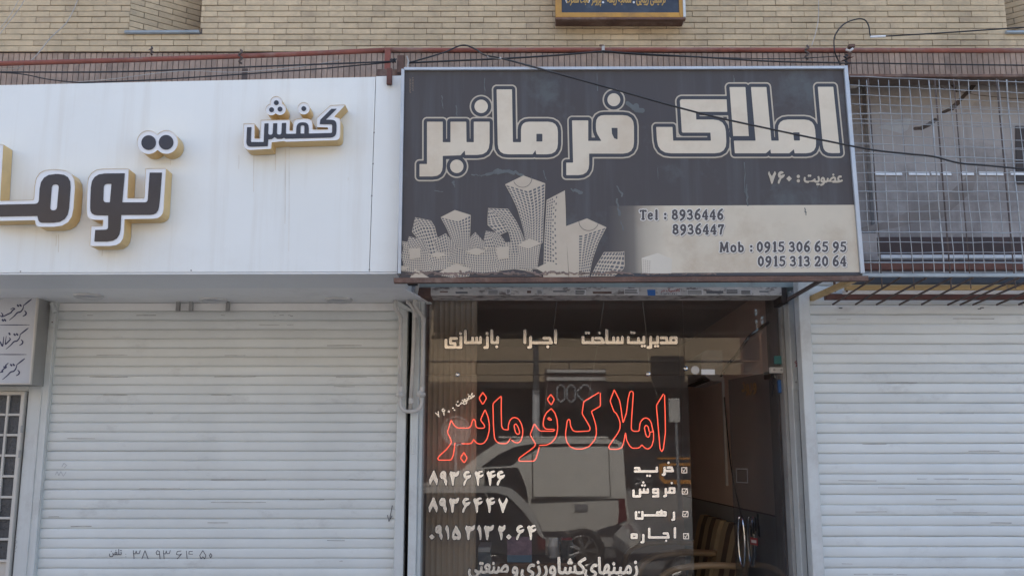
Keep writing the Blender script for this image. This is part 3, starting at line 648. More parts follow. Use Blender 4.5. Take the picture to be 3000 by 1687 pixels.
# the drawing of leaning towers
LAY = [0.0]
def lerp_line(pl, t):
    n = len(pl)-1; f = min(max(t, 0), 1)*n; i = min(int(f), n-1); f -= i
    return (pl[i][0]*(1-f)+pl[i+1][0]*f, pl[i][1]*(1-f)+pl[i+1][1]*f)
def W_(p, off): q = P(p[0], p[1], Y_BLACK); return Vector((q.x, q.y+0.0026-off, q.z))
TOW = MB(); CEL = MB()
def face(Lp, Rp, n, m_, gap=0.17, fade=0, base=True, bow=0.0):
    Lp = [p[:2] for p in Lp]; Rp = [p[:2] for p in Rp]; LAY[0] += 0.00006; lay = LAY[0]
    def at(u, v):
        a = lerp_line(Lp, v); b = lerp_line(Rp, v); return (a[0]*(1-u)+b[0]*u, a[1]*(1-u)+b[1]*u + bow*math.sin(math.pi*u))
    if base:
        k = m_
        for j in range(k):
            for i in range(2):
                TOW.quad(W_(at(i/2, j/k), lay), W_(at(i/2, (j+1)/k), lay), W_(at((i+1)/2, (j+1)/k), lay), W_(at((i+1)/2, j/k), lay))
    for j in range(m_):
        for i in range(n):
            if fade and i >= n-fade and (i+j) % 2: continue
            u0, u1 = (i+gap)/n, (i+1-gap)/n; v0, v1 = (j+gap)/m_, (j+1-gap)/m_
            CEL.quad(W_(at(u0,v0), lay+.00003), W_(at(u0,v1), lay+.00003), W_(at(u1,v1), lay+.00003), W_(at(u1,v0), lay+.00003))
def plain(pts):
    LAY[0] += 0.00006; TOW.add([W_(p, LAY[0]) for p in pts], [tuple(range(len(pts)))])
z5 = ZF(1160, 500, 4.39); z6 = ZF(1460, 500, 4.025)
# far hedge of small towers
for (x0, x1, yt, k) in ((75,470,905,0),(430,900,930,1),(860,1330,920,2),(1290,1760,930,3)):
    L0 = z5([(x0,yt),(x0+20,1000),(x0-10,1100),(x0+25,1200),(x0,1290)]); Rr = z5([(x1,yt+20),(x1-20,1010),(x1+10,1110),(x1-25,1210),(x1,1300)])
    face(L0, Rr, 15, 13, 0.2, bow=(-7 if k % 2 else 5))
face(z5([(245,600),(205,785),(300,900),(340,960)]), z5([(248,600),(330,720),(400,900),(440,1080)]), 4, 12)
face(z5([(248,600),(330,720),(400,900),(440,1080)]), z5([(450,640),(500,720),(535,860),(600,1060)]), 4, 12)
face(z5([(165,845),(145,930),(160,980)]), z5([(168,845),(230,930),(300,1010)]), 3, 6); face(z5([(168,845),(230,930),(300,1010)]), z5([(350,890),(380,960),(410,1040)]), 4, 6)
face(z5([(575,600),(650,740),(710,880),(760,1010)]), z5([(800,650),(830,800),(840,900),(845,1020)]), 5, 15); face(z5([(800,650),(830,800),(840,900),(845,1020)]), z5([(963,572),(955,800),(945,900),(930,1030)]), 4, 15)
plain(z5([(575,598),(757,505),(963,570),(800,652)]))
face(z5([(485,890),(530,1060)]), z5([(640,805),(680,1030)]), 5, 6); face(z5([(640,805),(680,1030)]), z5([(790,980),(760,1080)]), 4, 6)
face(z5([(930,880),(960,1010)]), z5([(1020,790),(1060,1000)]), 5, 6); face(z5([(1020,790),(1060,1000)]), z5([(1150,930),(1150,1010)]), 4, 6)
face(z5([(1185,480),(1178,620),(1180,700),(1330,830)]), z5([(1190,482),(1340,600),(1400,680),(1440,780)]), 4, 9)
face(z5([(1190,482),(1340,600),(1440,760),(1480,920),(1500,1060)]), z5([(1440,490),(1550,650),(1620,800),(1655,900),(1680,1060)]), 5, 17)
face(z5([(1155,775),(1130,880),(1150,990)]), z5([(1160,775),(1230,860),(1290,990)]), 4, 6); face(z5([(1160,775),(1230,860),(1290,990)]), z5([(1320,800),(1400,900),(1430,1040)]), 5, 7)
# the tallest tower and its neighbours
TM = z6([(348,240),(385,420),(400,600),(402,760),(402,850)])
face(z6([(80,165),(150,290),(220,440),(270,600),(300,720),(320,850)]), TM, 5, 21); face(TM, z6([(553,150),(545,400),(532,600),(526,850)]), 4, 21)
plain(z6([(78,163),(295,58),(554,150),(348,242)]))
plain(z6([(570,345),(785,232),(795,450),(800,700),(815,1000),(830,1262),(530,1262),(540,850)]))
face(z6([(575,352),(558,600),(540,840),(535,1150)]), z6([(700,290),(680,600),(690,900),(700,1150)]), 5, 24, 0.2, fade=2, base=False)
plain(z6([(795,655),(1010,752),(990,1000),(962,1265),(835,1265)]))
face(z6([(1010,755),(985,1000),(965,1265)]), z6([(1275,668),(1180,850),(1110,1050),(1068,1265)]), 5, 17)
face(z6([(940,760),(950,1265)]), z6([(1005,758),(962,1265)]), 1, 16, 0.2, base=False)
plain(z6([(795,655),(1045,563),(1276,668),(1010,757)]))
face(z6([(1245,960),(1150,1120),(1090,1245)]), z6([(1432,958),(1310,1130),(1270,1245)]), 5, 7); face(z6([(1432,958),(1310,1130),(1270,1245)]), z6([(1486,950),(1490,1150),(1365,1245)]), 3, 7)
face(z6([(215,880),(235,1000),(250,1160)]), z6([(355,915),(360,1160)]), 5, 11, 0.2); face(z6([(355,915),(360,1160)]), z6([(500,870),(480,1000),(460,1160)]), 5, 11, 0.2)
face(z5([(560,1300),(580,1350)]), z5([(720,1350),(725,1375)]), 6, 2); face(z5([(720,1350),(725,1375)]), z5([(968,1270),(940,1360)]), 6, 2)
face(z5([(770,985),(700,1070),(650,1170)]), z5([(775,985),(770,1100),(765,1190)]), 4, 7); face(z5([(775,985),(770,1100),(765,1190)]), z5([(900,1030),(890,1110),(900,1210)]), 4, 7)
for q in (z5([(430,1080),(535,1040),(645,1080),(540,1122)]), z5([(900,1040),(1020,990),(1155,1030),(1040,1092)]), z6([(220,878),(370,800),(515,858),(350,918)]),
          z5([(560,1302),(770,1192),(968,1270),(720,1352)]), z5([(165,1000),(308,995),(320,1120),(180,1135)]), z5([(1290,985),(1445,972),(1455,1125),(1310,1138)]),
          z6([(440,1150),(590,1078),(710,1115),(830,1262),(640,1262)]), z5([(180,1375),(250,1265),(430,1375)]), z5([(62,1220),(180,1240),(70,1290)]), z5([(1130,975),(1190,985),(1160,1020)])):
    plain(q)
arc = MB()
for cx, cy, rx, ry, a0, a1 in ((285,90,110,108,-10,160),(1065,600,115,108,15,185)):
    pts = [((cx+rx*math.cos(R(a)))/4.025+1460, (cy+ry*math.sin(R(a)))/4.025+500) for a in range(a0, a1, 12)]
    g_ = sdf([('line', pts, 0.8)], 2, 0.8); flat(arc, g_, 0, Y_BLACK, 0, mapf=lambda x, y: W_((x, y), LAY[0]+.0001))
part('tower_print', TOW, M['print_tower'], sg, kind='stuff'); part('tower_window_print', CEL, M['print_cell'], sg, kind='stuff'); part('roof_arc_print', arc, M['print_cell'], sg)
fad = MB(); ft = z6([(1690,1030),(1880,970),(2050,1040),(2040,1210),(1700,1210)]); fad.add([W_(p, .0009) for p in ft], [(0,1,2,3,4)])
part('faded_tower_print', fad, mat('faded_tower', (0.62,0.56,0.46), 0.55, var=0.04), sg)
fc = MB(); Lp, Rp = z6([(1695,1040),(1705,1210)]), z6([(1800,1060),(1790,1210)])
for j in range(8):
    for i in range(4):
        u0, u1, v0, v1 = (i+.2)/4, (i+.8)/4, (j+.2)/8, (j+.8)/8
        q = lambda u, v: W_(tuple(a*(1-u)+b*u for a, b in zip(lerp_line(Lp, v), lerp_line(Rp, v))), .0011)
        fc.quad(q(u0,v0), q(u0,v1), q(u1,v1), q(u1,v0))
part('faded_tower_windows_print', fc, mat('faded_window', (0.46,0.39,0.31), 0.55, var=0.05), sg, kind='stuff')
# big title, three stacked prints: pale outline, black border, cream fill
z2 = ZF(1150, 0, 2.588); zA = ZF(1880, 200, 4.025)
G1 = [('poly', rc(z2([(205,1245),(262,1245),(262,925),(380,925),(380,1080),(440,1080),(440,925),(558,925),(560,1080),(617,1080),(617,925),(735,925),(735,1175,95),(552,1175),(548,1140),(515,1178),(380,1182),(380,1338,85),(205,1338)]))),
      ('poly', rc(z2([(790,680),(905,680),(912,1080),(975,1080),(975,925,60),(1253,925,75),(1253,1170,80),(1090,1170),(1085,1138),(1062,1170),(800,1170,75)]))), ('hole', z2([(1090,1015),(1137,1015),(1137,1075),(1090,1075)])),
      ('circ', *z2([(672,808)])[0], 50/2.588), ('circ', *z2([(487,1262)])[0], 50/2.588)]
G2 = [('poly', rc(z2([(1318,1235),(1370,1235),(1362,915),(1483,915),(1483,1070),(1585,1070),(1543,1000,30),(1543,875,80),(1830,875,85),(1830,1165,85),(1490,1165),(1490,1328,85),(1318,1328)]))), ('hole', z2([(1660,970),(1707,970),(1707,1060),(1680,1050),(1663,1015)])),
      ('circ', *z2([(1678,758)])[0], 48/2.588)]
G3 = [('poly', rc(zA([(455,430),(448,370,110),(1000,370),(1008,515),(638,515),(642,608),(985,608,140),(1003,1003,140),(190,1003,200),(172,695),(362,695),(370,857),(818,857),(812,760),(475,760,15)])))]
G4 = [('poly', zA([(1037,225),(1222,225),(1262,800),(1080,800)])), ('poly', rc(zA([(1290,225),(1470,225),(1528,857),(1618,857),(1600,608,130),(2035,608,120),(2065,1003,150),(1805,1003),(1795,955),(1740,1003),(1525,1003),(1520,955),(1465,1003),(1100,1003),(1088,857),(1345,857)]))), ('hole', zA([(1785,757),(1862,757),(1868,855),(1795,855)]))]
G5 = [('poly', rc(zA([(2078,222),(2258,222),(2338,1000),(2145,1003,150)])))]
gall = sdf([p for G in (G1, G2, G3, G4, G5) for p in G if p[0] != 'hole'], 18, 1.5)
a_ = MB(); flat(a_, gall, 14.5, Y_BLACK, -0.0018); tp_ = part('title_outline_print', a_, M['print_line'], sg)
a_ = MB(); flat(a_, gall, 10.2, Y_BLACK, -0.0012); part('title_border_print', a_, M['print_edge'], tp_)
for G in (G1, G2, G3, G4, G5):
    a_ = MB(); flat(a_, sdf(G, 4, 1.5), 0.3, Y_BLACK, -0.0006); part('title_letter_print', a_, M['print_cream'], sg)
# membership number
def words(prims, bold, Y, off, m_, par, name, outline=0, m_out=None, step=0.7, label=None):
    g_ = sdf(prims, max(bold, 0)+outline+2, step); o = None
    if outline:
        a_ = MB(); flat(a_, g_, bold+outline, Y, off); o = part(name+'_outline', a_, m_out, par); off = off+0.0008
    a_ = MB(); flat(a_, g_, bold, Y, off); return part(name, a_, m_, par, label=label)
words([T_line(arab('عضویت'), 2356, 2468, 534, 42)], 1.3, Y_BLACK, -0.001, M['print_line'], sg, 'membership_word')
words(fdig('۷', 2262, 502, 538)+fdig('۶', 2289, 502, 538)+fdig('۰', 2312, 516, 531), 0.5, Y_BLACK, -0.001, M['print_line'], sg, 'membership_number')
for cy_ in (517, 530): words([('circ', 2339, cy_, 4.8)], 0, Y_BLACK, -0.001, M['print_line'], sg, 'colon_dot')
sm_ = [('line', [(1200, 232+i*4.2), (1204-(i%3), 234+i*4.2)], 0.7) for i in range(10)] + [('line', [(1208, 228+i*4.6), (1211, 229+i*4.6+(i%2))], 0.7) for i in range(9)]
words(sm_, 0, Y_BLACK, -0.001, mat('tan_print', (0.30,0.22,0.15), 0.6), sg, 'signwriter_mark')
# serif numerals
DG = {'0': [([(.32,1),(.12,.8),(.08,.5),(.12,.2),(.32,0),(.52,.2),(.56,.5),(.52,.8),(.32,1)], 1)],
 '1': [([(.32,1),(.32,0)], 1.15), ([(.12,.88),(.32,1)], .6), ([(.12,0),(.52,0)], .5)],
 '2': [([(.08,.75),(.14,.93),(.32,1),(.5,.92),(.54,.72),(.42,.45),(.08,.03)], 1), ([(.08,0),(.56,0),(.58,.14)], .85)],
 '3': [([(.08,.85),(.2,.99),(.4,.97),(.5,.8),(.44,.6),(.24,.54),(.46,.48),(.56,.28),(.48,.08),(.28,0),(.06,.1)], .95)],
 '4': [([(.46,1.02),(.2,.7),(.04,.28),(.6,.28)], .8), ([(.44,.75),(.44,0)], 1.1), ([(.26,0),(.6,0)], .45)],
 '5': [([(.54,1),(.16,.98),(.12,.6),(.34,.62),(.54,.5),(.56,.25),(.42,.04),(.22,0),(.05,.1)], .9)],
 '6': [([(.5,1.08),(.24,.88),(.1,.58),(.08,.3),(.16,.08),(.32,0),(.5,.1),(.56,.32),(.46,.52),(.3,.58),(.12,.42)], 1)],
 '7': [([(.08,.8),(.1,.97),(.56,.97),(.36,.5),(.28,0)], 1)],
 '8': [([(.32,.55),(.12,.66),(.12,.9),(.32,1),(.5,.9),(.5,.68),(.32,.55),(.1,.4),(.08,.14),(.32,0),(.56,.14),(.54,.4),(.32,.55)], .95)],
 '9': [([(.14,-.08),(.4,.12),(.54,.42),(.56,.7),(.48,.92),(.32,1),(.14,.9),(.08,.68),(.18,.48),(.34,.42),(.52,.58)], 1)],
 'T': [([(.0,1),(.66,1)], .8), ([(.33,1),(.33,0)], 1.1), ([(.14,0),(.52,0)], .5), ([(0,1),(0,.84)], .6), ([(.66,1),(.66,.84)], .6)],
 'e': [([(.1,.36),(.52,.4),(.5,.6),(.32,.68),(.14,.56),(.08,.32),(.16,.08),(.34,0),(.52,.1)], .85)],
 'l': [([(.2,1.02),(.2,0)], 1.1), ([(.06,0),(.34,0)], .5), ([(.08,1),(.2,1.02)], .5)],
 'M': [([(.08,0),(.14,1),(.44,.12),(.76,1),(.84,0)], .95), ([(-.04,0),(.22,0)], .45), ([(.7,0),(.98,0)], .45), ([(.0,1),(.16,1)], .5), ([(.72,1),(.9,1)], .5)],
 'o': [([(.32,.68),(.12,.56),(.08,.32),(.14,.08),(.32,0),(.5,.08),(.56,.34),(.5,.58),(.32,.68)], .95)],
 'b': [([(.14,1.02),(.14,.06),(.34,0),(.52,.1),(.58,.34),(.5,.58),(.32,.66),(.16,.54)], .95), ([(.02,1),(.14,1.02)], .5)],
 ':': [([(.2,.12),(.2,.13)], 1.3), ([(.2,.58),(.2,.59)], 1.3)]}
def serif(txt, x0, base, cap, adv, wgt, slope=0.0, xs=None):
    out = []; x = x0
    for ch in txt:
        if ch == ' ': x += adv*0.42; continue
        for (pl, k) in DG[ch]: out.append(('line', [(x+p[0]*cap*1.0, base-p[1]*cap+slope*(x-x0)) for p in pl], wgt*k))
        x += adv*{'M':1.42,'l':0.6,':':0.62,'1':0.86,'T':1.02}.get(ch, 1.0)
    return out
for nm, pr in (('tel_word', serif('Tel', 1876, 642, 25, 21, 3.1)), ('colon', serif(':', 1944, 642, 25, 20, 2.9)), ('tel_number', serif('8936446', 1969, 642, 26, 22.2, 3.1)), ('tel_number', serif('8936447', 1971, 685, 26, 22.2, 3.1)),
               ('mobile_word', serif('Mob', 2110, 737, 26, 21.5, 3.1)), ('colon', serif(':', 2196, 737, 26, 20, 2.9)), ('mobile_number', serif('0915 306 65 95', 2218, 736, 26, 22.0, 3.1)), ('mobile_number', serif('0915 313 20 64', 2221, 778, 26, 22.0, 3.1))):
    g_ = sdf(pr, 6, 0.8)
    sh = MB(); flat(sh, g_, 1.5, Y_BLACK, -0.0024, mapf=lambda x, y: P(x+2.4, y+2.8, Y_BLACK)); o = part('lettering_shadow_print', sh, mat('grey_halo', (0.33,0.29,0.25), 0.6, var=0.05), sg)
    ou = MB(); flat(ou, g_, 2.6, Y_BLACK, -0.0020); part('lettering_halo_print', ou, mat('pale_halo', (0.66,0.62,0.56), 0.6, var=0.04), o)
    w_ = MB(); flat(w_, g_, 0.0, Y_BLACK, -0.0014); part(nm, w_, M['print_text'], o)
# peeled and scuffed patches of the vinyl
rr_ = random.Random(11); sc = MB()
def blob(cx, cy, L, wd, ang, n=6):
    pts = []; 
    for i in range(n): t = i/(n-1)-.5; pts.append((cx+t*L*math.cos(ang)+rr_.uniform(-wd, wd)*.8, cy+t*L*math.sin(ang)+rr_.uniform(-wd, wd)*.8))
    return [('line', [pts[i], pts[i+1]], rr_.uniform(.25, 1)*wd) for i in range(n-1)]
for (cx, cy, L, wd, an) in ((1440,508,60,5,-.2),(1475,505,60,7,0.1),(1525,512,34,4,.5),(1398,513,30,2.5,.2),(1597,515,30,1.6,1.2),(2182,520,90,2.2,1.55),(2188,570,60,3.2,1.5),(1927,505,46,1.0,1.5),(1330,540,14,3,1.2),(1860,320,36,9,.6),(1810,605,50,4,1.4),(1822,660,30,2,1.3),(1690,560,30,5,.2),(1816,560,34,4,1.1),(2395,535,26,2,1.5),(1990,296,18,1.2,.4),(1990,455,20,1,.6),(1285,560,24,1.4,.2),(1296,300,40,2,1.5),(1338,325,30,2,1.5),(2360,620,20,2,1.4),(1620,600,14,2,1.2),(2150,250,60,2,1.55),(1750,240,50,1.6,1.55),(1420,260,60,1.6,1.55)):
    g_ = sdf(blob(cx, cy, L, wd, an), 2, 1.2); flat(sc, g_, 0, Y_BLACK, -0.0022+len(sc.m)*1e-7)
part('scuff_marks', sc, M['patch'], sg, kind='stuff')
gr = MB()
for i in range(46):
    x = 1195+i*14.5+rr_.uniform(-5,5); g_ = sdf(blob(x, 803-rr_.uniform(0,5), 22, rr_.uniform(1.5,4.5), rr_.uniform(-.4,.4), 4), 2, 1.4); flat(gr, g_, 0, Y_BLACK, 0.0006+0.00004*i)
for i in range(8):
    x = 1890+i*28; g_ = sdf(blob(x, 803, 24, rr_.uniform(1,3), 0, 4), 2, 1.4); flat(gr, g_, 0, Y_BLACK, 0.0006+0.00004*i)
part('grime_edge', gr, M['grime'], sg, kind='stuff')
# support brackets of the black sign
bk = part('sign_back', MB().hexa([a+Vector((0,.1712,0)) for a in A_], [a+Vector((0,.176,0)) for a in A_]), mat('sign_back', (0.075,0.052,0.046), 0.8, var=0.1), sg)
for pr in (serif('Mob : 0915 306 65 9', 2110, 737, 26, 22.3, 2.6), serif('8936446', 1969, 642, 26, 22.2, 3.1)):
    b = MB(); flat(b, sdf(pr, 3, 1.2), 0, Y_BLACK, -0.1775); part('show_through_lettering', b, M['black'], bk)
for (px, py) in ((2440, 812),):
    a = P(px, py, Y_BLACK+.1); part('support_arm', MB().box(a.x-.009, a.x+.009, Y_BLACK+.172, 6.58, a.z+0.01, a.z+.03), M['darkwire'], sg)

# ================================================================== YELLOW FRAMED SIGN ON THE WALL
Yy = 6.47; yl, yr_ = P(1627, 30, Yy), P(2008, 30, Yy); zb0 = P(1820, 57, Yy).z
ys = thing('yellow_framed_sign', (yl.x+.5, Yy, zb0), 'navy sign in a peeling yellow frame fixed to the brick wall at the top', 'wall sign')
X0, X1 = yl.x, yr_.x; ZT = zb0+0.62
part('sign_box', MB().box(X0+.004, X1-.004, Yy+.02, WY-.002, zb0+.003, ZT, .004), M['rust'], ys)
part('sign_face', MB().box(X0+.03, X1-.03, Yy+.006, Yy+.018, zb0+.03, ZT-.02), M['navy'], ys)
part('bottom_frame', MB().box(X0+.03, X1-.045, Yy-.006, Yy+.02, zb0+.012, zb0+.05, .003), M['yellow'], ys)
part('bottom_edge', MB().box(X0+.0, X1, Yy-.008, Yy+.03, zb0-.006, zb0+.0118, .003), M['rust'], ys)
part('side_frame', MB().box(X0, X0+.046, Yy-.007, Yy+.021, zb0+.012, ZT, .003), M['yellow'], ys)
part('side_frame', MB().box(X1-.045, X1-.018, Yy-.0065, Yy+.021, zb0+.012, ZT, .003), M['yellow'], ys)
part('white_corner_strip', MB().box(X1-.0178, X1+.001, Yy-.009, WY-.004, zb0+.0122, ZT, .003), M['whitemetal'], ys)
part('top_frame', MB().box(X0+.046, X1-.045, Yy-.006, Yy+.02, ZT-.04, ZT, .003), M['yellow'], ys)
for nm, s_, xa, xb in (('lettering', 'ترمیمی زیبایی', 1862, 1952), ('lettering', 'معالجه ریشه', 1776, 1851), ('lettering', 'پروتز', 1730, 1763), ('lettering', '(ثابت متحرک)', 1657, 1727)):
    if s_[0] == '(': s_ = 'ثابت متحرک'
    words([T_line(arab(s_), xa+3, xb-2, 8, 36)], 0.7, Yy, -0.004, M['goldtext'], ys, nm)
for dx in (1767, 1857): words([('circ', dx, 7, 3.2)], 0, Yy, -0.004, M['whitetext'], ys, 'white_dot')
for sgn, dx in ((1, 1727), (-1, 1658)): words([('line', [(dx-2*sgn, -12), (dx+2*sgn, -4), (dx-2*sgn, 8)], 1.2)], 0, Yy, -0.004, M['whitetext'], ys, 'bracket_mark')

# ================================================================== SHUTTERS
def shutter(name, label, Y, x0, x1, ztop, n, pitch, gaps=()):
    t = thing(name, ((x0+x1)/2, Y, 0), label, 'roller shutter', 'closed white roller shutters')
    prof = [(-0.003, 0.0), (-0.0068, 0.003), (-0.009, pitch*0.2), (-0.0105, pitch*0.5), (-0.0095, pitch*0.82), (-0.007, pitch*0.945), (0.0005, pitch*0.972), (0.001, pitch*0.998)]
    def lath(seed):
        r_ = random.Random(seed); b = MB(); N_x = 12; W = x1-x0; o = 0
        for i in range(N_x+1):
            xx = x0-(x0+x1)/2 + W*i/N_x; wv = 0.0009*math.sin(i*1.7+seed)+r_.uniform(-.0004,.0004)
            for (py, pz) in prof: b.v.append((xx, py+wv*1.5, pz+wv*0.6))
        k = len(prof)
        for i in range(N_x):
            for j in range(k-1): b.f.append((i*k+j, (i+1)*k+j, (i+1)*k+j+1, i*k+j+1)); b.m.append(0)
        return b.mesh('lath', M['shutter'], smooth=True)
    ms = [lath(s) for s in range(5)]
    for i in range(n):
        z = ztop - (i+1)*pitch; o = bpy.data.objects.new('lath', ms[(i*7+3) % 5]); COL.objects.link(o); o.parent = t
        o.location = (random.uniform(-.0015,.0015), random.uniform(-.0015,.0015), z); o.rotation_euler = (R(random.uniform(-1.3,1.3)), R(random.uniform(-.05,.05)), 0)
    part('shutter_core', MB().box(x0, x1, Y+.006, Y+.014, ztop-n*pitch, ztop+.1), M['greymetal'], t)
    return t
ztop = P(700, 911.5, Y_SHUT).z; zbt = P(700, 1662.9, Y_SHUT).z; pit = (ztop-zbt)/27
sxl, sxr = P(136, 1290, Y_SHUT).x, P(1164, 1290, Y_SHUT).x
shL = shutter('roller_shutter', 'long white closed shutter under the white sign, phone number near its foot', Y_SHUT, sxl, sxr, ztop, 42, pit)
part('shutter_header', MB().box(sxl, sxr, Y_SHUT-.004, Y_SHUT+.01, ztop+.002, FZ-.004), M['soffit'], shL)
part('bottom_bar', MB().box(sxl, sxr, Y_SHUT-.014, Y_SHUT+.012, ztop-42*pit-.06, ztop-42*pit, .004), M['whitemetal'], shL)
# rails
part('guide_rail', MB().box(P(151, 1120, 6.60).x-.012, sxl-.0005, 6.615, 6.69, 0, FZ-.01, .004), M['whitemetal'], shL)
part('guide_rail', MB().box(sxr+.0005, sxr+.064, 6.58, 6.69, 0, ztop+.03, .004), M['whitemetal'], shL)
for (px, py) in ((522, 888), (560, 888), (668, 888)):
    a = P(px, py, 6.6); part('soffit_hanger', MB().box(a.x-.012, a.x+.012, 6.59, 6.62, FZ-.066, FZ-.002), M['greymetal'], shL)
def marks(name, prims, bold, Y, m_, par, off=0.012, step=0.6): return words(prims, bold, Y, off, m_, par, name, step=step)
# hand-written phone number, arrow and scribbles on the laths (the ink lies on the bulge of the lath)
zt = ZF(0, 780, 1.597)
marks('phone_word', [T_line(arab('تلفن'), 322, 359, 1624, 24)], 0.15, Y_SHUT, M['marker'], shL, 0.0135)
for cy_ in (1344, 1356): marks('colon_dot', [('circ', 371, 780+cy_/1.597, 1.0)], 0, Y_SHUT, M['marker'], shL, 0.0135)
HAND = {'۳': [[(.0,.0),(.0,.35),(.25,.42),(.42,.05),(.5,.38),(.85,.36),(1,0)], [(.02,.3),(.1,1)]], '۸': [[(0,1),(.5,0),(1,1)]], '۹': [[(.9,.45),(.3,.5),(.1,.25),(.4,0),(.85,.1),(.9,.5),(1,1)]],
 '۶': [[(.9,.05),(.3,.1),(.15,.45),(.6,.55),(1,.4),(.3,1)]], '۴': [[(.0,.05),(.12,1)], [(1,.1),(.45,.12),(.4,.42),(1,.45)]], '۵': [[(.5,.0),(.0,.6),(.2,1),(.5,.75),(.8,1),(1,.6),(.5,0)]], '۰': [[(.5,.35),(.05,.6),(.5,.9),(.95,.6),(.5,.35)]]}
for ch, cx in zip('۳۸۹۳۶۴۵۰', (403, 427, 464.5, 491, 525, 557, 596, 619)):
    wd = {'۰': 8, '۹': 13, '۳': 20}.get(ch, 18)
    marks('handwritten_digit', [('line', [(cx-wd/2+u*wd, 1611+v*24) for u, v in pl], 0.95) for pl in HAND[ch]], 0, Y_SHUT, M['marker'], shL, 0.0135)
marks('drawn_arrow', [('line', [(1150,1480),(1146,1500),(1142,1523)], 1.0), ('line', [(1136,1508),(1140,1526),(1149,1510)], 0.9)], 0, Y_SHUT, M['marker'], shL, 0.0135, 0.5)
for pl in ([(184,1366),(190,1356),(198,1362),(190,1370)], [(165,1390),(170,1380),(175,1392),(181,1380),(188,1394),(196,1382)]):
    marks('scribble', [('line', pl, 0.55)], 0, Y_SHUT, M['pencil'], shL, 0.0135, 0.5)
sm = MB(); rr_ = random.Random(5)
for (x, y, L) in ((266,924,16),(430,924,56),(655,924,10),(806,926,7),(826,924,12),(848,924,6),(855,926,8),(790,952,60),(852,952,18),(330,1040,90),(690,1041,60),(1010,1012,100),(320,1104,110),(690,1103,120),(1030,1105,90),(340,1157,70),(650,1157,60),(1010,1132,60),(240,1284,80),(440,1210,20),(470,1430,120),(700,1404,160),(1060,1404,70),(160,1512,30),(700,1470,160),(900,1462,100),(985,1582,50),(1000,1642,8),(640,1530,60),(240,1540,60)):
    g_ = sdf([('line', [(x-L/2, y+rr_.uniform(-.6,.6)), (x-L/6, y), (x+L/5, y+rr_.uniform(-.6,.6)), (x+L/2, y)], rr_.uniform(.5, 1.0))], 1.5, 0.9)
    flat(sm, g_, 0, Y_SHUT, 0.0122)
part('scuff_marks', sm, mat('shutter_scuff', (0.34,0.33,0.31), 0.7, var=0.5, scale=18), shL, kind='stuff')
# right shutter
Y_R = 6.32
zR0 = P(2700, 893, Y_R).z; pR = (P(2690, 1350+135/4.155, Y_R).z-P(2690, 1350+1275/4.155, Y_R).z)/9
nU = 3; shx0, shx1 = P(2386, 1290, Y_R).x, 3.75
shR = shutter('roller_shutter', 'white closed shutter below the wire mesh, right of the estate agency', Y_R, shx0, shx1, zR0+nU*pR, 43, pR)
part('guide_rail', MB().box(P(2358, 1290, 6.28).x, shx0-.0005, 6.255, 6.36, 0, zR0+.16, .004), M['whitemetal'], shR)
for (x, y, L, wd) in ((2461,903,8,1.6),(2874,902,10,1.4),(2867,906,8,1.2)):
    marks('dark_mark', [('line', [(x-L/2,y),(x+L/2,y)], wd)], 0, Y_R, M['marker'], shR, 0.0128)  # flat dark dashes laid on the laths
sm = MB()
for (x, y, L) in ((2520,1680,40),(2585,1680,60),(2640,1681,30),(2510,1407,110),(2760,1402,150),(2900,1403,120),(2610,1428,80),(2840,1500,100),(2770,1462,60),(2550,1498,90),(2480,1650,30),(2930,1530,60),(2640,1120,90),(2800,1210,100),(2560,1300,70),(2880,1320,90),(2470,936,40),(2850,934,120)):
    g_ = sdf([('line', [(x-L/2, y+rr_.uniform(-.6,.6)), (x, y), (x+L/2, y+rr_.uniform(-.6,.6))], rr_.uniform(.5, 1.0))], 1.5, 0.9); flat(sm, g_, 0, Y_R, 0.0122)
part('scuff_marks', sm, mat('shutter_scuff_pale', (0.36,0.34,0.325), 0.7, var=0.5, scale=18), shR, kind='stuff')
# pier to the right of the agency opening, with its lock box
pier = thing('shop_pier', (X_R0, 6.55, 0), 'white steel door jamb with a small lock plate, right of the open door', 'door jamb')
xp1 = P(2334, 1100, 6.56).x; xg = P(2358, 1290, 6.28).x
part('jamb_face', MB().box(X_R0, xp1, 6.54, 6.72, 0, ZH+.02, .004), M['whitemetal'], pier)
part('jamb_groove', MB().box(xp1+.001, xg+.03, 6.66, 6.76, 0, ZH+.1), M['greymetal'], pier)
lk = P(2335, 1100, 6.54)
lp = P(2332, 1119, 6.53); part('lock_plate', MB().box(lp.x-.016, lp.x+.014, 6.530, 6.5395, lp.z-.05, lp.z+.04, .002), M['whitemetal'], pier)
part('keyhole', MB().cyl((lp.x, 6.527, lp.z), (0,1,0), .006, .008, 10), M['greymetal'], pier)
marks('red_scribble', [('line', [(2327,1062),(2333,1056),(2330,1066),(2336,1061),(2331,1074),(2336,1070)], 0.7)], 0, 6.54, M['redink'], pier, 0.001, 0.5)

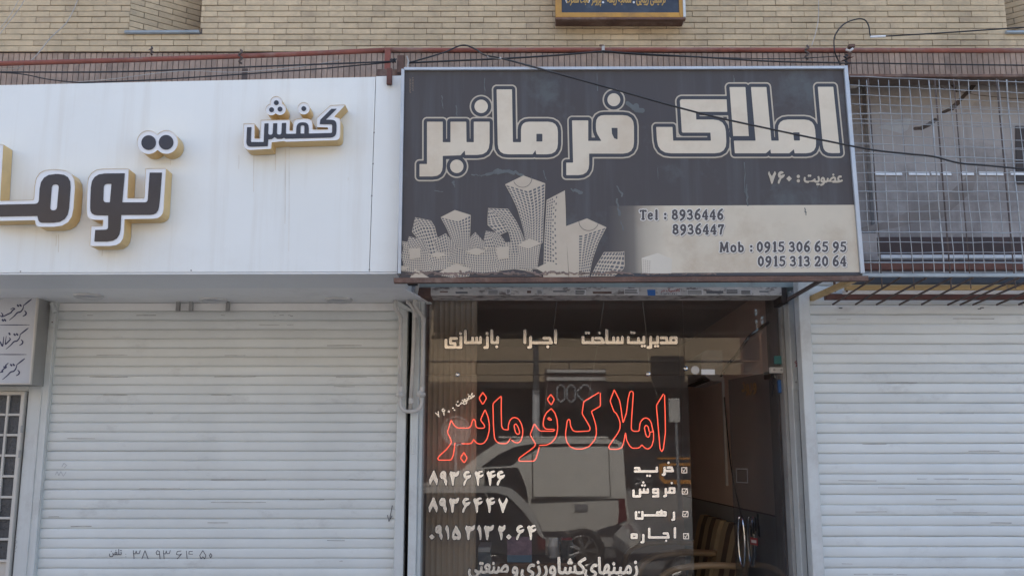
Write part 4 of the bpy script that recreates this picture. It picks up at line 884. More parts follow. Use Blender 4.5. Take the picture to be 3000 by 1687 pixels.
# ================================================================== FAR LEFT: DOOR, PIER AND DOCTORS' SIGN
door = thing('panelled_door', (P(20, 1400, 6.6).x, 6.60, 0), 'cream metal door with small frosted panes, partly cut by the left edge', 'door')
dxr = P(75, 1160, 6.59).x; cz = [1120+v/2.555 for v in (90,100,240,262,408,428,552,575,705,728,855,878,1008,1030,1160,1182,1320,1332)]
zr = [P(40, v, 6.59).z for v in cz]
zt_, zb_2 = zr[0]+.02, zr[-1]-.015; fw = .025; pitchz = (zr[1]-zr[15])/7.0; hgt = pitchz-.018; xc0 = P(21, 1175, 6.59).x
colw = (dxr-fw)-xc0
part('door_frame', MB().box(dxr-fw, dxr, 6.575, 6.62, 0.0, zt_, .003), M['creamframe'], door)
part('door_frame', MB().box(-6, dxr-fw-.0005, 6.575, 6.62, zt_-.024, zt_, .003), M['creamframe'], door)
part('lower_rail', MB().box(-6, dxr-fw-.0005, 6.578, 6.62, zr[1]-8*pitchz-.0, zr[1]-8*pitchz+.016, .002), M['creamframe'], door)
part('lower_panel', MB().box(-6, dxr-fw-.0005, 6.60, 6.62, 0.05, zr[1]-8*pitchz-.002), M['creamframe'], door)
part('panel_moulding', MB().box(-6, dxr-fw-.05, 6.588, 6.5995, 0.15, zr[1]-8*pitchz-.06, .004), M['creamframe'], door)
for c in range(9):
    x1 = dxr-fw-.0005-c*(colw+.001); x0 = x1-colw+.018
    part('glazing_bar', MB().box(x0-.0165, x0-.0005, 6.580, 6.615, zr[1]-8*pitchz+.017, zt_-.0245, .002), M['creamframe'], door)
    for r in range(8):
        z1 = zr[1]-r*pitchz; z0 = z1-hgt
        part('pane', MB().box(x0, x1, 6.598, 6.606, z0, z1), M['obscure'], door)
        if r < 7: part('glazing_bar', MB().box(x0, x1, 6.581, 6.614, z0-.0165, z0-.0005, .002), M['creamframe'], door)
for (px, py) in ((88+2, 1256), (80+2, 1329)):
    a = P(px, py, 6.57); part('hinge', MB().cyl((dxr+.004, 6.570, a.z), (0,0,1), .008, .05, 8), M['greymetal'], door)
lpier = thing('left_pier', (dxr+.1, 6.6, 0), 'stained white metal pier between the frosted door and the long shutter', 'pier')
xpr = P(151, 1120, 6.60).x-.013
part('pier_face', MB().box(dxr+.012, xpr, 6.60, 6.68, 0, FZ+.02, .004), M['whitemetal'], lpier)
part('pier_fold', MB().box(dxr+.10, dxr+.106, 6.592, 6.5995, 0, FZ-.1), M['whitemetal'], lpier)
part('over_door_panel', MB().box(-6, dxr+.011, 6.60, 6.66, zt_+.002, FZ+.02, .004), M['whitemetal'], lpier)
marks('faint_scribble', [('line', [(44,1566),(48,1572),(44,1578),(50,1586),(44,1594),(49,1602),(42,1610),(47,1616)], 0.6)], 0, 6.60, M['pencil'], lpier, 0.001, 0.5)
for pl in ([(106,965),(116,985),(112,1000)],):
    pass
Yd = 6.42; D0, D1 = P(114.6, 879, Yd), P(87.6, 1126, Yd); dzb = D1.z; dxx = P(101, 1000, Yd).x; dzt = P(100, 872, Yd).z+.03
doc = thing('doctors_sign', (dxx-.4, Yd, dzb), 'pale box sign with doctors\' names in dark blue script, cut by the left edge', 'wall sign')
part('sign_face', MB().box(-4.6, dxx-.014, Yd-.0, Yd+.012, dzb+.012, dzt), M['docface'], doc)
part('sign_trim', MB().box(dxx-.0135, dxx, Yd-.004, Yd+.018, dzb, dzt, .003), M['creamframe'], doc)
part('sign_trim', MB().box(-4.6, dxx-.014, Yd-.004, Yd+.018, dzb, dzb+.0115, .003), M['creamframe'], doc)
part('sign_box', MB().box(-4.6, dxx-.001, Yd+.0185, 6.598, dzb+.001, dzt), M['docside'], doc)
z8 = ZF(0, 860, 5.367)
def nast(rows, nm):
    pr = []
    for pl, w_ in rows:
        q = z8(smooth_px(pl)); n = len(q)
        for i in range(n-1):
            t = (i+.5)/(n-1); pr.append(('line', [q[i], q[i+1]], (w_*(0.35+0.65*math.sin(math.pi*t)))/5.367))
    g_ = sdf(pr, 2, 0.6); b = MB(); flat(b, g_, 0.15, Yd, 0.0012); part(nm, b, M['ink'], doc)
def smooth_px(pl):
    if len(pl) < 3: return pl
    return [(v.x, v.y) for v in smooth_line([(p[0], p[1], 0) for p in pl], 4)]
for k, (dx, dy) in enumerate(((0,0),(-53,455),(-107,932))):
    nast([([(388+dx,270+dy),(412+dx,298+dy),(402+dx,332+dy),(362+dx,356+dy)], 11), ([(498+dx,88+dy),(445+dx,128+dy),(372+dx,186+dy)], 10),
          ([(372+dx,180+dy),(362+dx,235+dy),(325+dx,285+dy),(275+dx,300+dy),(222+dx,355+dy),(150+dx,415+dy)], 10)], 'name_title')
    for q in (0, 1): nast([([(278+q*40+dx,183+dy-q*4),(290+q*40+dx,196+dy-q*4)], 13)], 'dot')
nast([([(168,248),(205,228),(232,240),(200,262),(172,300),(120,325),(70,350),(20,360),(-40,300)], 10), ([(20,300),(45,335),(20,358)], 9)], 'doctor_name'); nast([([(40,412),(52,426)], 13)], 'dot'); nast([([(75,410),(87,424)], 13)], 'dot')
nast([([(145,690),(165,712),(150,735),(110,775),(85,790),(100,670)], 10), ([(60,680),(42,820),(10,770),(-20,730)], 10)], 'doctor_name'); nast([([(146,624),(156,640)], 13)], 'dot')
nast([([(132,1088),(112,1108),(90,1130),(98,1158),(60,1180),(20,1230),(-30,1250)], 10), ([(60,1150),(92,1148)], 9), ([(28,1205),(44,1225),(18,1235)], 9)], 'doctor_name')
for (x0, x1, y) in ((-30, 465, 492), (-30, 415, 956)): nast([([(x0,y),((x0+x1)/2,y),(x1,y)], 6)], 'ruled_line')
cb = thing('shutter_bracket', (P(155, 905, 6.55).x, 6.55, P(155, 905, 6.55).z), 'small white bracket at the top left corner of the long shutter', 'bracket')
a = P(152, 903, 6.55); part('bracket_arm', MB().hexa([a+Vector((-.02,0,.035)), a+Vector((.005,0,-.03)), a+Vector((.022,0,-.022)), a+Vector((-.002,0,.04))], [a+Vector((-.02,.04,.035)), a+Vector((.005,.04,-.03)), a+Vector((.022,.04,-.022)), a+Vector((-.002,.04,.04))]), M['whitemetal'], cb)
a = P(155, 940, 6.56); part('bracket_plate', MB().box(a.x-.015, a.x+.012, 6.555, 6.575, a.z-.045, a.z+.03, .002), M['whitemetal'], cb)
part('bracket_bolt', MB().cyl((a.x, 6.552, a.z-.01), (0,1,0), .004, .008, 8), M['rust'], cb)

# ================================================================== BETWEEN THE TWO SHOPS: GAP, JAMB, GAS PIPES
jb = thing('shop_pier', (X_J0, 6.6, 0), 'white steel jamb behind the looping gas pipes, left of the shop window', 'door jamb')
part('jamb_face', MB().box(X_J0, X_J1, 6.56, 6.66, 0, ZH+.06, .004), M['whitemetal'], jb)
part('jamb_return', MB().box(X_J1+.0005, X_W0-.001, 6.60, 6.75, 0, ZH+.06, .004), M['whitemetal'], jb)
part('dark_gap', MB().box(sxr+.065, X_J0-.0005, 6.70, 6.8, 0, FZ+.1), M['black'], jb)
lp = P(1217, 1300, 6.55); part('latch_plate', MB().box(X_J0+.012, X_J0+.034, 6.553, 6.5595, lp.z-.07, lp.z+.04, .002), M['whitemetal'], jb)
gas = thing('gas_riser', (P(1205, 1200, 6.5).x, 6.5, P(1205, 1200, 6.5).z), 'cream gas pipes joined in a U loop with two round valves', 'gas pipes')
zg = ZF(1140, 800, 3.45)
def pp(pts, Y): return [P(*q, Y) for q in zg(pts)]
pa = smooth_line(pp([(62,275),(64,345),(78,385),(112,430),(116,480)], 6.50), 4)+pp([(115,800),(113,1180)], 6.50)
pb_ = smooth_line(pp([(112,1265),(112,1310),(122,1355),(160,1390),(215,1396),(270,1392),(310,1362),(326,1320),(330,1262)], 6.50), 4)
pc_ = pp([(332,1180),(340,900),(346,490)], 6.50)+smooth_line(pp([(346,470),(332,428),(285,368),(266,330),(264,240)], 6.50), 4)+[P(*zg([(264,240)])[0], 6.46), P(*zg([(290,105)])[0], 6.2)]
pd = [P(*zg([(175,292)])[0], 6.52)]+smooth_line(pp([(190,296),(240,350),(258,385),(260,440)], 6.52), 4)+pp([(240,900),(214,1390)], 6.52)
for pts in (pa, pb_, pc_, pd): part('pipe', MB().tube(pts, 0.0135, 10), M['pipe'], gas, smooth=True)
for (x, y) in ((116,480),(113,1170),(332,1170),(346,480),(262,300),(222,1290),(262,425)):
    a = P(*zg([(x, y)])[0], 6.50); part('coupling', MB().cyl(a, (0,0,1), 0.0165, 0.035, 12), M['pipe'], gas, smooth=False)
for (x, y) in ((107,1226),(318,1222)):
    a = P(*zg([(x, y)])[0], 6.475)
    v = part('valve', MB().lathe(a+Vector((0,.03,0)), (0,-1,0), [(0,.014),(.004,.024),(.022,.024),(.028,.020),(.030,.010),(.042,.009),(.045,.004)], 18), M['pipe'], gas, smooth=True)
    for k, (dx, dz) in enumerate(((-.024,.0),(.024,.0),(0,.030),(0,-.030))): part('valve_nut', MB().cyl(a+Vector((dx,.02,dz)), (1,0,0) if k < 2 else (0,0,1), .012, .014, 6), M['pipe'], v)
a, b_ = pp([(80,290),(250,392)], 6.56); part('cross_bracket', MB().hexa([a+Vector((0,0,.012)), a+Vector((0,0,-.028)), b_+Vector((0,0,-.008)), b_+Vector((0,0,.01))], [a+Vector((0,.02,.012)), a+Vector((0,.02,-.028)), b_+Vector((0,.02,-.008)), b_+Vector((0,.02,.01))]), M['whitemetal'], gas)
a, b_, c_, d_ = pp([(150,125),(215,100),(275,230),(215,240)], 6.45)
part('folded_flashing', MB().hexa([a, d_, c_, b_], [v+Vector((0,.02,0)) for v in (a, d_, c_, b_)]), M['sign_grey'], gas)

# ================================================================== HEAD OF THE AGENCY OPENING
hd = thing('lintel_beam', (0.5, 6.45, ZH), 'pale green steel lintel and sticker-covered strip over the agency window', 'lintel')
zg1, zg0 = P(1800, 826, 6.42).z, P(1800, 842, 6.42).z; xa, xb = P(1228, 835, 6.42).x, P(2335, 835, 6.42).x
part('green_flange', MB().box(xa, xb, 6.42, 6.60, zg0, zg1+.05, .003), M['greensteel'], hd)
zs1, zs0 = P(1800, 846, 6.40).z, P(1800, 865, 6.40).z; xs_, xe_ = P(1262, 855, 6.40).x, P(2290, 855, 6.40).x
part('sticker_strip', MB().box(xs_, xe_, 6.402, 6.62, zs0, zg0-.001), M['paper'], hd)
part('rusty_end', MB().box(xs_-.09, xs_-.001, 6.41, 6.62, zs0-.01, zg0-.002, .004), M['rust'], hd)
part('rusty_end', MB().box(xe_+.001, xe_+.045, 6.42, 6.62, zs0-.05, zg0-.002, .004), M['dkbrown'], hd)
rr_ = random.Random(21)
STK = [(1300,24,'rust'),(1352,36,'print_cell'),(1445,34,'paper2'),(1490,16,'paper2'),(1550,12,'rust'),(1582,20,'paper2'),(1640,40,'print_cell'),(1700,34,'paper2'),(1764,56,'rust'),(1850,44,'paper2'),(1908,24,'blue'),(1962,66,'paper2'),(2036,48,'paper2'),(2094,50,'print_cell'),(2146,40,'paper2'),(2186,34,'paper2'),(2238,28,'print_cell')]
for (cx, wd, mk) in STK:
    h = rr_.uniform(.35, .8) if mk in ('rust', 'print_cell') else rr_.uniform(.75, .95)
    q0, q1 = P(cx-wd/2, 855, 6.40), P(cx+wd/2, 855, 6.40); zc = (zs0+zs1)/2+rr_.uniform(-.006,.006); hh = (zs1-zs0)*h/2
    if mk == 'print_cell' or mk == 'rust': hh *= .5
    st = part('sticker', MB().slab([Vector((q0.x,6.4015,zc+hh)), Vector((q0.x+rr_.uniform(0,.004),6.4015,zc-hh)), Vector((q1.x,6.4015,zc-hh)), Vector((q1.x,6.4015,zc+hh))], .0004), M[mk], hd)
    if mk == 'paper2' and cx != 1962:
        b = MB()
        for k in range(3):
            zz = zc+hh*(.5-.5*k); b.slab([Vector((q0.x+.006,6.4008,zz+.004)), Vector((q0.x+.006,6.4008,zz-.003)), Vector((q1.x-rr_.uniform(.006,.02),6.4008,zz-.003)), Vector((q1.x-.01,6.4008,zz+.004))], .0003)
        part('faded_print', b, mat('faded_sticker_ink', (lambda v: (v, v*.93, v*.86))(rr_.uniform(.10,.28)), .7), st, kind='stuff')
words([T_line(arab('کلاسیک در'), 1936, 1992, 854, 12)], 0.35, 6.40, .0006, M['redink'], hd, 'sticker_word', step=.4)
words(sum([fdig(c_, 1937+i_*5.6, 858, 863.5) for i_, c_ in enumerate('۹۱۵۳۳۱۴۷۱')], []), 0.0, 6.40, .0006, M['marker'], hd, 'sticker_number', step=.35)

# ================================================================== AGENCY SHOP WINDOW
YG = 6.70
sw = thing('shop_window', (X_W0, YG, 0), 'dark glazed shopfront with silver lettering and phone numbers', 'shop window')
xl, xm, xrr = X_W0+.004, P(2003, 980, YG).x, X_W1-.004
zg_ = P(1800, 1098, YG).z; xd = P(2018, 1200, YG).x
ztopg = ZH-.004
part('glass_pane', MB().box(xl, xm-.002, YG, YG+.010, zg_+.002, ztopg), M['glass'], sw)
part('glass_pane', MB().box(xm+.002, xrr, YG, YG+.010, zg_+.002, ztopg), M['glass'], sw)
part('glass_pane', MB().box(xl, xd, YG, YG+.010, 0.25, zg_-.002), M['glass'], sw)
part('frame_post', MB().box(X_W0-.0, X_W0+.004, YG-.06, YG+.05, 0, ZH), M['greymetal'], sw)
part('frame_head', MB().box(X_W0+.004, X_W1, YG-.03, YG+.04, ZH-.004, ZH+.035, .003), M['dkbrown'], sw)
part('frame_sill', MB().box(X_W0+.004, xd, YG-.03, YG+.04, 0, .25, .003), M['greymetal'], sw)
part('frame_post', MB().box(X_W1-.002, X_W1+.022, YG-.05, YG+.06, 0, ZH, .003), M['greymetal'], sw)
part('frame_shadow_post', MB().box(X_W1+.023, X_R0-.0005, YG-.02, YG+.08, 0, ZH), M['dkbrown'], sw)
for (px, py) in ((1340, 1097), (1899, 1095), (2009, 1079)):
    a = P(px, py, YG); part('glass_fitting', MB().lathe(a, (0,-1,0), [(0,.017),(.008,.017),(.012,.013),(.013,.003)], 20), M['steel'], sw, smooth=True)
a = P(2062, 1085, YG); b_ = P(2084, 1093, YG)
part('pivot_plate', MB().box(a.x-.02, a.x+.075, YG-.012, YG-.001, a.z-.03, a.z+.008, .002), M['letter_white'], sw)
part('pivot_disc', MB().lathe(P(2036, 1084, YG), (0,-1,0), [(0,.03),(.006,.03),(.008,.026)], 20), M['acwhite'], sw, smooth=True)
# lettering of the window
def decal(nm, prims, bold=0.0, out=2.0, step=0.8, label=None, m_=None):
    return words(prims, bold, YG, 0.0008, m_ or M['decal'], sw, nm, outline=out, m_out=M['decal_dark'], step=step)
zf7 = ZF(1280, 940, 3.481); hw = 15/3.481
def st(*pls): return [('line', zf7(list(p)), hw) for p in pls]
def dots(*c, r=16): return [('circ', *zf7([q])[0], r/3.481) for q in c]
decal('lettering', st([(92,195),(92,268),(185,268),(185,228),(140,228),(140,178),(200,178)]) + st([(245,165),(245,268),(212,270)], [(290,100),(290,220),(445,220),(445,170)], [(365,220),(365,172)], [(405,220),(405,172)]) + st([(515,168),(515,268),(488,270)], [(560,100),(560,220),(620,220),(620,168)]) + dots((242,128),(512,128),(610,262)))
decal('lettering', st([(897,100),(897,220)], [(955,168),(955,265),(935,268)], [(955,222),(1170,222),(1150,176),(1092,176)], [(1210,100),(1210,220)]) + dots((1130,262)))
decal('lettering', st([(1490,168),(1490,220),(1700,220),(1676,176),(1622,176)], [(1590,220),(1590,175)], [(1732,98),(1732,220),(1890,220),(1890,168)], [(1802,220),(1802,172)], [(1846,220),(1846,172)]) + dots((1523,122),(1549,122),(1658,122), r=14))
decal('lettering', st([(1952,168),(1952,220),(2110,220),(2110,165)], [(2055,220),(2055,180)], [(2180,168),(2180,268),(2152,270)], [(2180,222),(2250,222),(2250,165)], [(2285,172),(2340,172),(2350,222)], [(2285,222),(2440,222),(2440,172),(2385,172),(2385,222)]) + dots((1983,120),(2010,120),(2092,255),(2120,255),(2226,256),(2253,256), r=14))
zf8 = ZF(1830, 1340, 5.573); hw8 = 20/5.573
def st8(*pls, w=None): return [('line', zf8(list(p)), (w or 20)/5.573) for p in pls]
def d8(*c): return [('circ', *zf8([q])[0], 19/5.573) for q in c]
decal('lettering', st8([(172,168),(235,168),(245,222)], [(170,222),(525,222),(525,165)], [(652,165),(652,270),(625,275)], [(652,215),(785,215),(765,160),(705,160)]) + d8((370,293),(412,293),(715,82)))
decal('lettering', st8([(145,535),(145,628),(250,628),(250,520)], [(250,565),(378,565),(378,515)], [(315,565),(315,515)], [(468,570),(545,570),(545,515),(468,515),(468,570)], [(545,570),(545,628),(465,628)], [(672,510),(672,620),(645,625)], [(672,568),(810,568),(810,500),(735,500),(735,560)]) + d8((305,402),(288,450),(328,450),(768,413)))
decal('lettering', st8([(185,885),(185,990),(290,990),(290,885)], [(290,937),(668,937),(668,888),(532,888),(532,937)], [(600,862),(600,937)], [(805,895),(805,1005),(780,1010)]) + d8((235,888)))
decal('lettering', st8([(115,1250),(195,1250),(195,1305),(115,1305),(115,1250)], [(305,1258),(305,1372),(275,1376)], [(400,1158),(400,1298),(718,1298),(700,1232),(638,1232)], [(820,1148),(820,1298)]) + d8((678,1352)))
for (cx, cy) in ((973,203),(982,548),(992,918),(1003,1278)):
    words(st8([(cx-42,cy-42),(cx+42,cy-42),(cx+42,cy+42),(cx-42,cy+42),(cx-42,cy-42)], w=6) + st8([(cx-22,cy-2),(cx-8,cy+22),(cx+24,cy-30)], w=5), 0.1, YG, .0008, M['decal'], sw, 'tick_box', step=.6)
def digit(ch, cx, y0, y1, bold=1.5):
    decal('numeral', fdig(ch, cx, y0, y1), 0.3, 1.8)
zf9 = ZF(1230, 1350, 5.795)
for chs, xs__, y0, y1 in (('۸۹۳۶۴۴۶', (232,405,585,805,1005,1210,1375), 162, 412), ('۸۹۳۶۴۴۷', (227,395,580,790,985,1200,1412), 618, 872), ('۹۱۵۳۱۳۲۶۴', (325,465,620,850,1010,1170,1390,1705,1900), 1082, 1335)):
    for ch, x_ in zip(chs, xs__): q = zf9([(x_, y0), (x_, y1)]); digit(ch, q[0][0], q[0][1], q[1][1])
for x_ in (205, 1510):
    decal('numeral', [('poly', zf9([(x_, 1235), (x_+48, 1283), (x_, 1331), (x_-48, 1283)]))], 0.3, 1.8)
decal('lettering', [T_line(arab('زمینهای'), 1713, 1868, 1679, 66)], 2.0, 1.8); decal('lettering', [T_line(arab('کشاورزی'), 1527, 1716, 1679, 66)], 2.0, 1.8)
decal('lettering', [T_line(arab('و'), 1500, 1517, 1679, 60)], 2.0, 1.8); decal('lettering', [T_line(arab('صنعتی'), 1373, 1489, 1677, 64)], 2.0, 1.8)
decal('lettering', [T_line(arab('عضویت'), 1340, 1400, 1191, 27, -31)], 0.9, 1.3); decal('numeral', fdig('۷', 1283, 1204, 1222, -25), 0.3, 1.3, .5); decal('numeral', fdig('۶', 1301, 1195, 1215, -25), 0.3, 1.3, .5); decal('numeral', fdig('۰', 1315, 1201, 1209, -25), 0.3, 1.3, .5)
for q in ((1327,1195),(1331.5,1200.5)): decal('colon_dot', [('circ', q[0], q[1], 2.6)], 0, 1.2, .5)

# ================================================================== OPEN FRAME WITH WIRE MESH AT THE RIGHT
YM = 5.52
zm0 = P(2700, 801, YM).z; zm1 = P(2700, 222, YM).z; xm0 = P(2520, 600, YM).x
wm = thing('wire_mesh', (3.0, YM, zm0), 'welded wire mesh screen over the open recess right of the dark billboard', 'wire mesh')
rr_ = random.Random(9); z8r = ZF(2450, 200, 2.336)
HY = [(57,100),(117,172),(180,238),(243,298),(312,314),(345,385),(377,410),(455,498),(513,560),(577,632),(645,650),(715,716),(780,780),(843,846),(908,912),(978,984),(1048,1054),(1120,1128),(1190,1192),(1262,1260),(1330,1332)]
BR = {4, 9, 13, 17, 20}
for i, (a, b) in enumerate(HY):
    pts = []
    for k in range(13):
        t = k/12; x, y = z8r([(95+1250*t, a+(b-a)*t)])[0]; q = P(x, y, YM+rr_.uniform(-.006,.006)); q.z += rr_.uniform(-.0025,.0025); pts.append(q)
    q2 = pts[-1].copy(); q2.x = 4.6; pts.append(q2)
    part('horizontal_wire', MB().tube(pts, 0.0038 if i in BR else 0.0025, 5), M['wire'], wm)
xt = [P(*z8r([(v, 80)])[0], YM).x for v in (90,155,212,290,360,430,500,570,638,705,775,840,905,975,1045,1110,1165,1230,1298)]
xt += [xt[-1]+.075*k for k in range(1, 12)]
for i, x in enumerate(xt):
    pts = [Vector((x+rr_.uniform(-.003,.003), YM+.006+rr_.uniform(-.004,.004), zm0+.004+(zm1-zm0-.03)*k/8)) for k in range(9)]
    part('vertical_wire', MB().tube(pts, 0.0046 if i in (8, 16) else 0.0026, 5), M['wire'], wm)
for v in (250, 372, 520, 600):   # second layer of mesh overlapping the middle
    a = P(*z8r([(120, v)])[0], YM+.03); b = P(*z8r([(1280, v+28)])[0], YM+.03)
    part('overlapping_wire', MB().tube([a, (a+b)/2+Vector((0,0,.006)), b, b+Vector((.8,0,-.01))], 0.0017, 5), M['wire'], wm)
fr = thing('mesh_frame', (3.0, YM, zm0), 'rusty steel frame of the removed sign box carrying the wire mesh', 'steel frame')
part('front_rail', MB().box(xm0-.02, 4.7, YM-.012, YM+.012, zm0-.022, zm0-.002, .002), M['galv'], fr)
part('top_rail', MB().box(xm0-.02, 4.7, YM+.02, YM+.045, zm1+.0, zm1+.02, .002), M['rust'], fr)
for v, w2 in ((212, .005), (425, .0038), (670, .0055), (800, .004), (1095, .005), (1290,.007)):
    x = P(*z8r([(v+18, 300)])[0], YM+.4).x; part('upright_rod', MB().tube([(x, YM+.4, zm0-.02), (x+.004, YM+.4, P(2700, 221, YM+.4).z)], w2, 6), M['darkwire'], fr)
Yb = 6.33
tips = [2440, 2507, 2568, 2635, 2700, 2777, 2813, 2850, 2920, 2985, 3050]
for i, x in enumerate(tips):
    a = P(x, 892+rr_.uniform(-1,1), Yb-.05); xx = a.x+rr_.uniform(-.02,.02)
    part('receding_rod', MB().tube([(a.x, a.y, a.z), (xx, YM+.01, zm0-.025+rr_.uniform(-.005,.005))], 0.0068, 6), M['darkwire'], fr)
a0, a1 = P(2372, 876, 6.3), P(2500, 818, 5.6); part('slanting_angle', MB().hexa([a0+Vector((0,0,.02)), a0+Vector((0,0,-.012)), a1+Vector((0,0,-.012)), a1+Vector((0,0,.02))], [v+Vector((.03,.01,0)) for v in (a0+Vector((0,0,.02)), a0+Vector((0,0,-.012)), a1+Vector((0,0,-.012)), a1+Vector((0,0,.02)))]), M['woodbeam'], fr)
def beam(nm, y0p, y1p, x0p, x1p, Y, m_, d=.05, par=fr, tilt=0):
    z1_, z0_ = P(2700, y0p, Y).z, P(2700, y1p, Y).z; xa_, xb_ = P(x0p, y0p, Y).x, P(x1p, y0p, Y).x
    b = MB().box(xa_, xb_, Y, Y+d, z0_, z1_, .003); return part(nm, b, m_, par)
beam('dark_fascia', 808, 830, 2500, 3400, 5.95, M['darkpanel'])
beam('timber_batten', 834, 848, 2478, 2950, 6.05, M['woodbeam'], .04)
beam('timber_batten', 826, 848, 2958, 3400, 6.03, M['woodbeam'], .04)
beam('brown_beam', 860, 876, 2420, 3400, 6.20, M['brownsteel'], .05)
beam('pale_board', 848, 860, 2470, 3400, 6.12, M['soffit'], .03)
beam('rusty_beam', 770, 790, 2520, 3400, 6.10, M['brownsteel'], .06)
beam('galvanised_channel', 746, 757, 2580, 3400, 6.20, M['alu'], .05)
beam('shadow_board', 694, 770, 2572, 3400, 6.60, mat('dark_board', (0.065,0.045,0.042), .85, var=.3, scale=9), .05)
beam('plaster_lump', 684, 764, 2500, 2568, 6.45, M['plaster'], .12)
for x in (2480, 2445): 
    a = P(x, 835, 6.1); part('hanging_bolt', MB().cyl(a, (0,0,1), .008, .09, 8), M['rust'], fr)
rec = thing('recess_wall', (3.2, 6.98, 3.0), 'cracked grey plaster wall seen through the wire mesh', 'wall')
part('plaster_face', MB().box(xr+.25, 6, 6.93, 6.995, 2.9, ZS0+.5), M['plaster'], rec)
YP = 6.93
segs_ = [(2562,2642),(2660,2722),(2726,2752),(2760,2786),(2812,2852),(2866,2938),(2958,3060)]
for a, b in segs_:
    q = [P(a, 505, YP), P(a+2, 514, YP), P(b, 515, YP), P(b-2, 506, YP)]; part('white_strip', MB().slab([v+Vector((0,-.012,0)) for v in q], .012), M['letter_white'], rec)
dk = MB(); pr = []
for pl, w2 in (([(2900,228),(2860,240),(2835,270),(2808,300),(2790,318)], 8), ([(2785,320),(2760,330)], 5), ([(2740,352),(2722,366),(2700,376),(2680,378)], 8), ([(2792,232),(2790,250),(2802,268)], 4), ([(2640,228),(2700,236),(2770,262),(2870,280),(2960,289),(3000,290)], 1.2)):
    for i in range(len(pl)-1): pr.append(('line', [pl[i], (pl[i+1][0]+rr_.uniform(-2,2), pl[i+1][1]+rr_.uniform(-2,2))], w2*rr_.uniform(.6,1)))
flat(dk, sdf(pr, 2, 1.2), 0, YP, 0.001); part('broken_patch', dk, mat('exposed_rubble', (0.075,0.055,0.045), .95, var=.5, scale=30), rec)
dk = MB(); flat(dk, sdf([('poly', [(2520,668),(2600,648),(2680,612),(2760,585),(2830,520),(2870,490),(2850,560),(2760,640),(2690,650),(2620,668),(2530,680)])], 2, 2), 0, YP, 0.0008); part('damp_stain', dk, mat('damp_stain', (0.215,0.185,0.165), .95, var=.25, scale=6), rec)
dk = MB(); flat(dk, sdf([('poly', [(2570,375),(2600,360),(2650,345),(2670,348),(2660,380),(2640,392),(2600,380)])], 2, 2), 0, YP, 0.0008); part('pale_patch', dk, mat('pale_plaster', (0.36,0.35,0.34), .95, var=.15, scale=9), rec)
part('dark_hole', MB().slab([P(2974,370,YP)+Vector((0,-.01,0)), P(2976,540,YP)+Vector((0,-.01,0)), P(3060,540,YP)+Vector((0,-.01,0)), P(3060,372,YP)+Vector((0,-.01,0))], .009), M['dkbrown'], rec)
c_ = [P(2490,225,6.6), ]
part('projecting_ledge', MB().slab([P(2484,224,6.75), P(2490,240,6.75), P(2530,236,6.75), P(2532,224,6.75)], .15), M['paper2'], rec)

# ================================================================== RED PIPE, BRACKETS, CABLES
Yp = 6.36
rp = thing('red_pipe', (0, Yp, P(1500,148,Yp).z), 'long rusty red pipe running along the wall above the signs', 'pipe')
part('pipe', MB().tube([P(-120,191,Yp), P(0,187,Yp), P(400,176,Yp), P(800,162,Yp), P(1126,148,Yp)], 0.0175, 10), M['redpipe'], rp, smooth=True)
part('pipe', MB().tube([P(1126,147,Yp), P(1300,148,Yp), P(1700,147,Yp), P(2100,147,Yp), P(2500,148,Yp), P(3100,149,Yp)], 0.0170, 10), M['redpipe'], rp, smooth=True)
a = P(1137, 150, Yp-.03); b = P(1140, 246, Y_SIGN+.02)
part('bracket_leg', MB().box(a.x-.021, a.x+.019, Yp-.05, Yp-.02, P(1137,232,Yp).z, a.z+.012, .003), M['redpipe'], rp)
part('bracket_foot', MB().box(P(1140,240,Y_SIGN-.03).x-.016, P(1140,240,Y_SIGN-.03).x+.016, Y_SIGN-.035, Y_SIGN-.006, P(1140,247,Y_SIGN-.03).z, P(1140,200,Y_SIGN-.03).z, .003), M['brownsteel'], rp)
def cable(label, pts, r, mk, cat='cable', grp='cables strung along the wall above the signs'):
    q = [P(x, y, Y) for (x, y, Y) in pts]; return one('cable', MB().tube(smooth_line(q, 5), r, 6), M[mk], label, cat, grp, smooth=True)
cable('black cable sagging diagonally across the face of the dark billboard', [(1200,184,6.2),(1250,170,6.2),(1305,153,6.25),(1343,136,6.30),(1366,134,6.30),(1395,146,6.2),(1420,162,5.9),(1471,172,5.6),(1600,207,5.3),(1780,257,5.22),(2050,332,5.2),(2250,377,5.2),(2450,419,5.2),(2560,440,5.2),(2660,451,5.2),(2735,459,5.2),(2810,478,5.2),(2900,486,5.2),(3100,505,5.2)], .0056, 'cable')
cable('black cable just under the red pipe over the dark billboard, left half', [(1195,185,6.25),(1350,178,6.25),(1500,171,6.25),(1640,162,6.25),(1765,151,6.25)], .0066, 'cable')
cable('black cable just under the red pipe over the dark billboard, right half', [(1765,150,6.25),(1850,157,6.25),(2050,168,6.25),(2250,180,6.25),(2462,185,6.25)], .0060, 'cable')
cable('thinner dark cable beside the one over the right half of the dark billboard', [(1765,153,6.28),(1900,163,6.28),(2120,170,6.28),(2300,173,6.28),(2462,165,6.28)], .0035, 'cable')
cable('straight dark cable above the white fascia, the topmost one there', [(-60,212,6.2),(0,212,6.2),(350,211,6.2),(700,198,6.2),(1145,181,6.2)], .0058, 'cable')
cable('dark cable above the white fascia that sags towards its left end', [(-60,210,6.24),(58,217,6.24),(135,232,6.24),(200,240,6.24),(290,246,6.24)], .0042, 'cable')
cable('dark cable crossing above the white fascia up to the red bracket', [(230,243,6.22),(420,236,6.22),(590,226,6.22),(800,212,6.22),(940,202,6.22),(1145,183,6.22)], .0048, 'cable')
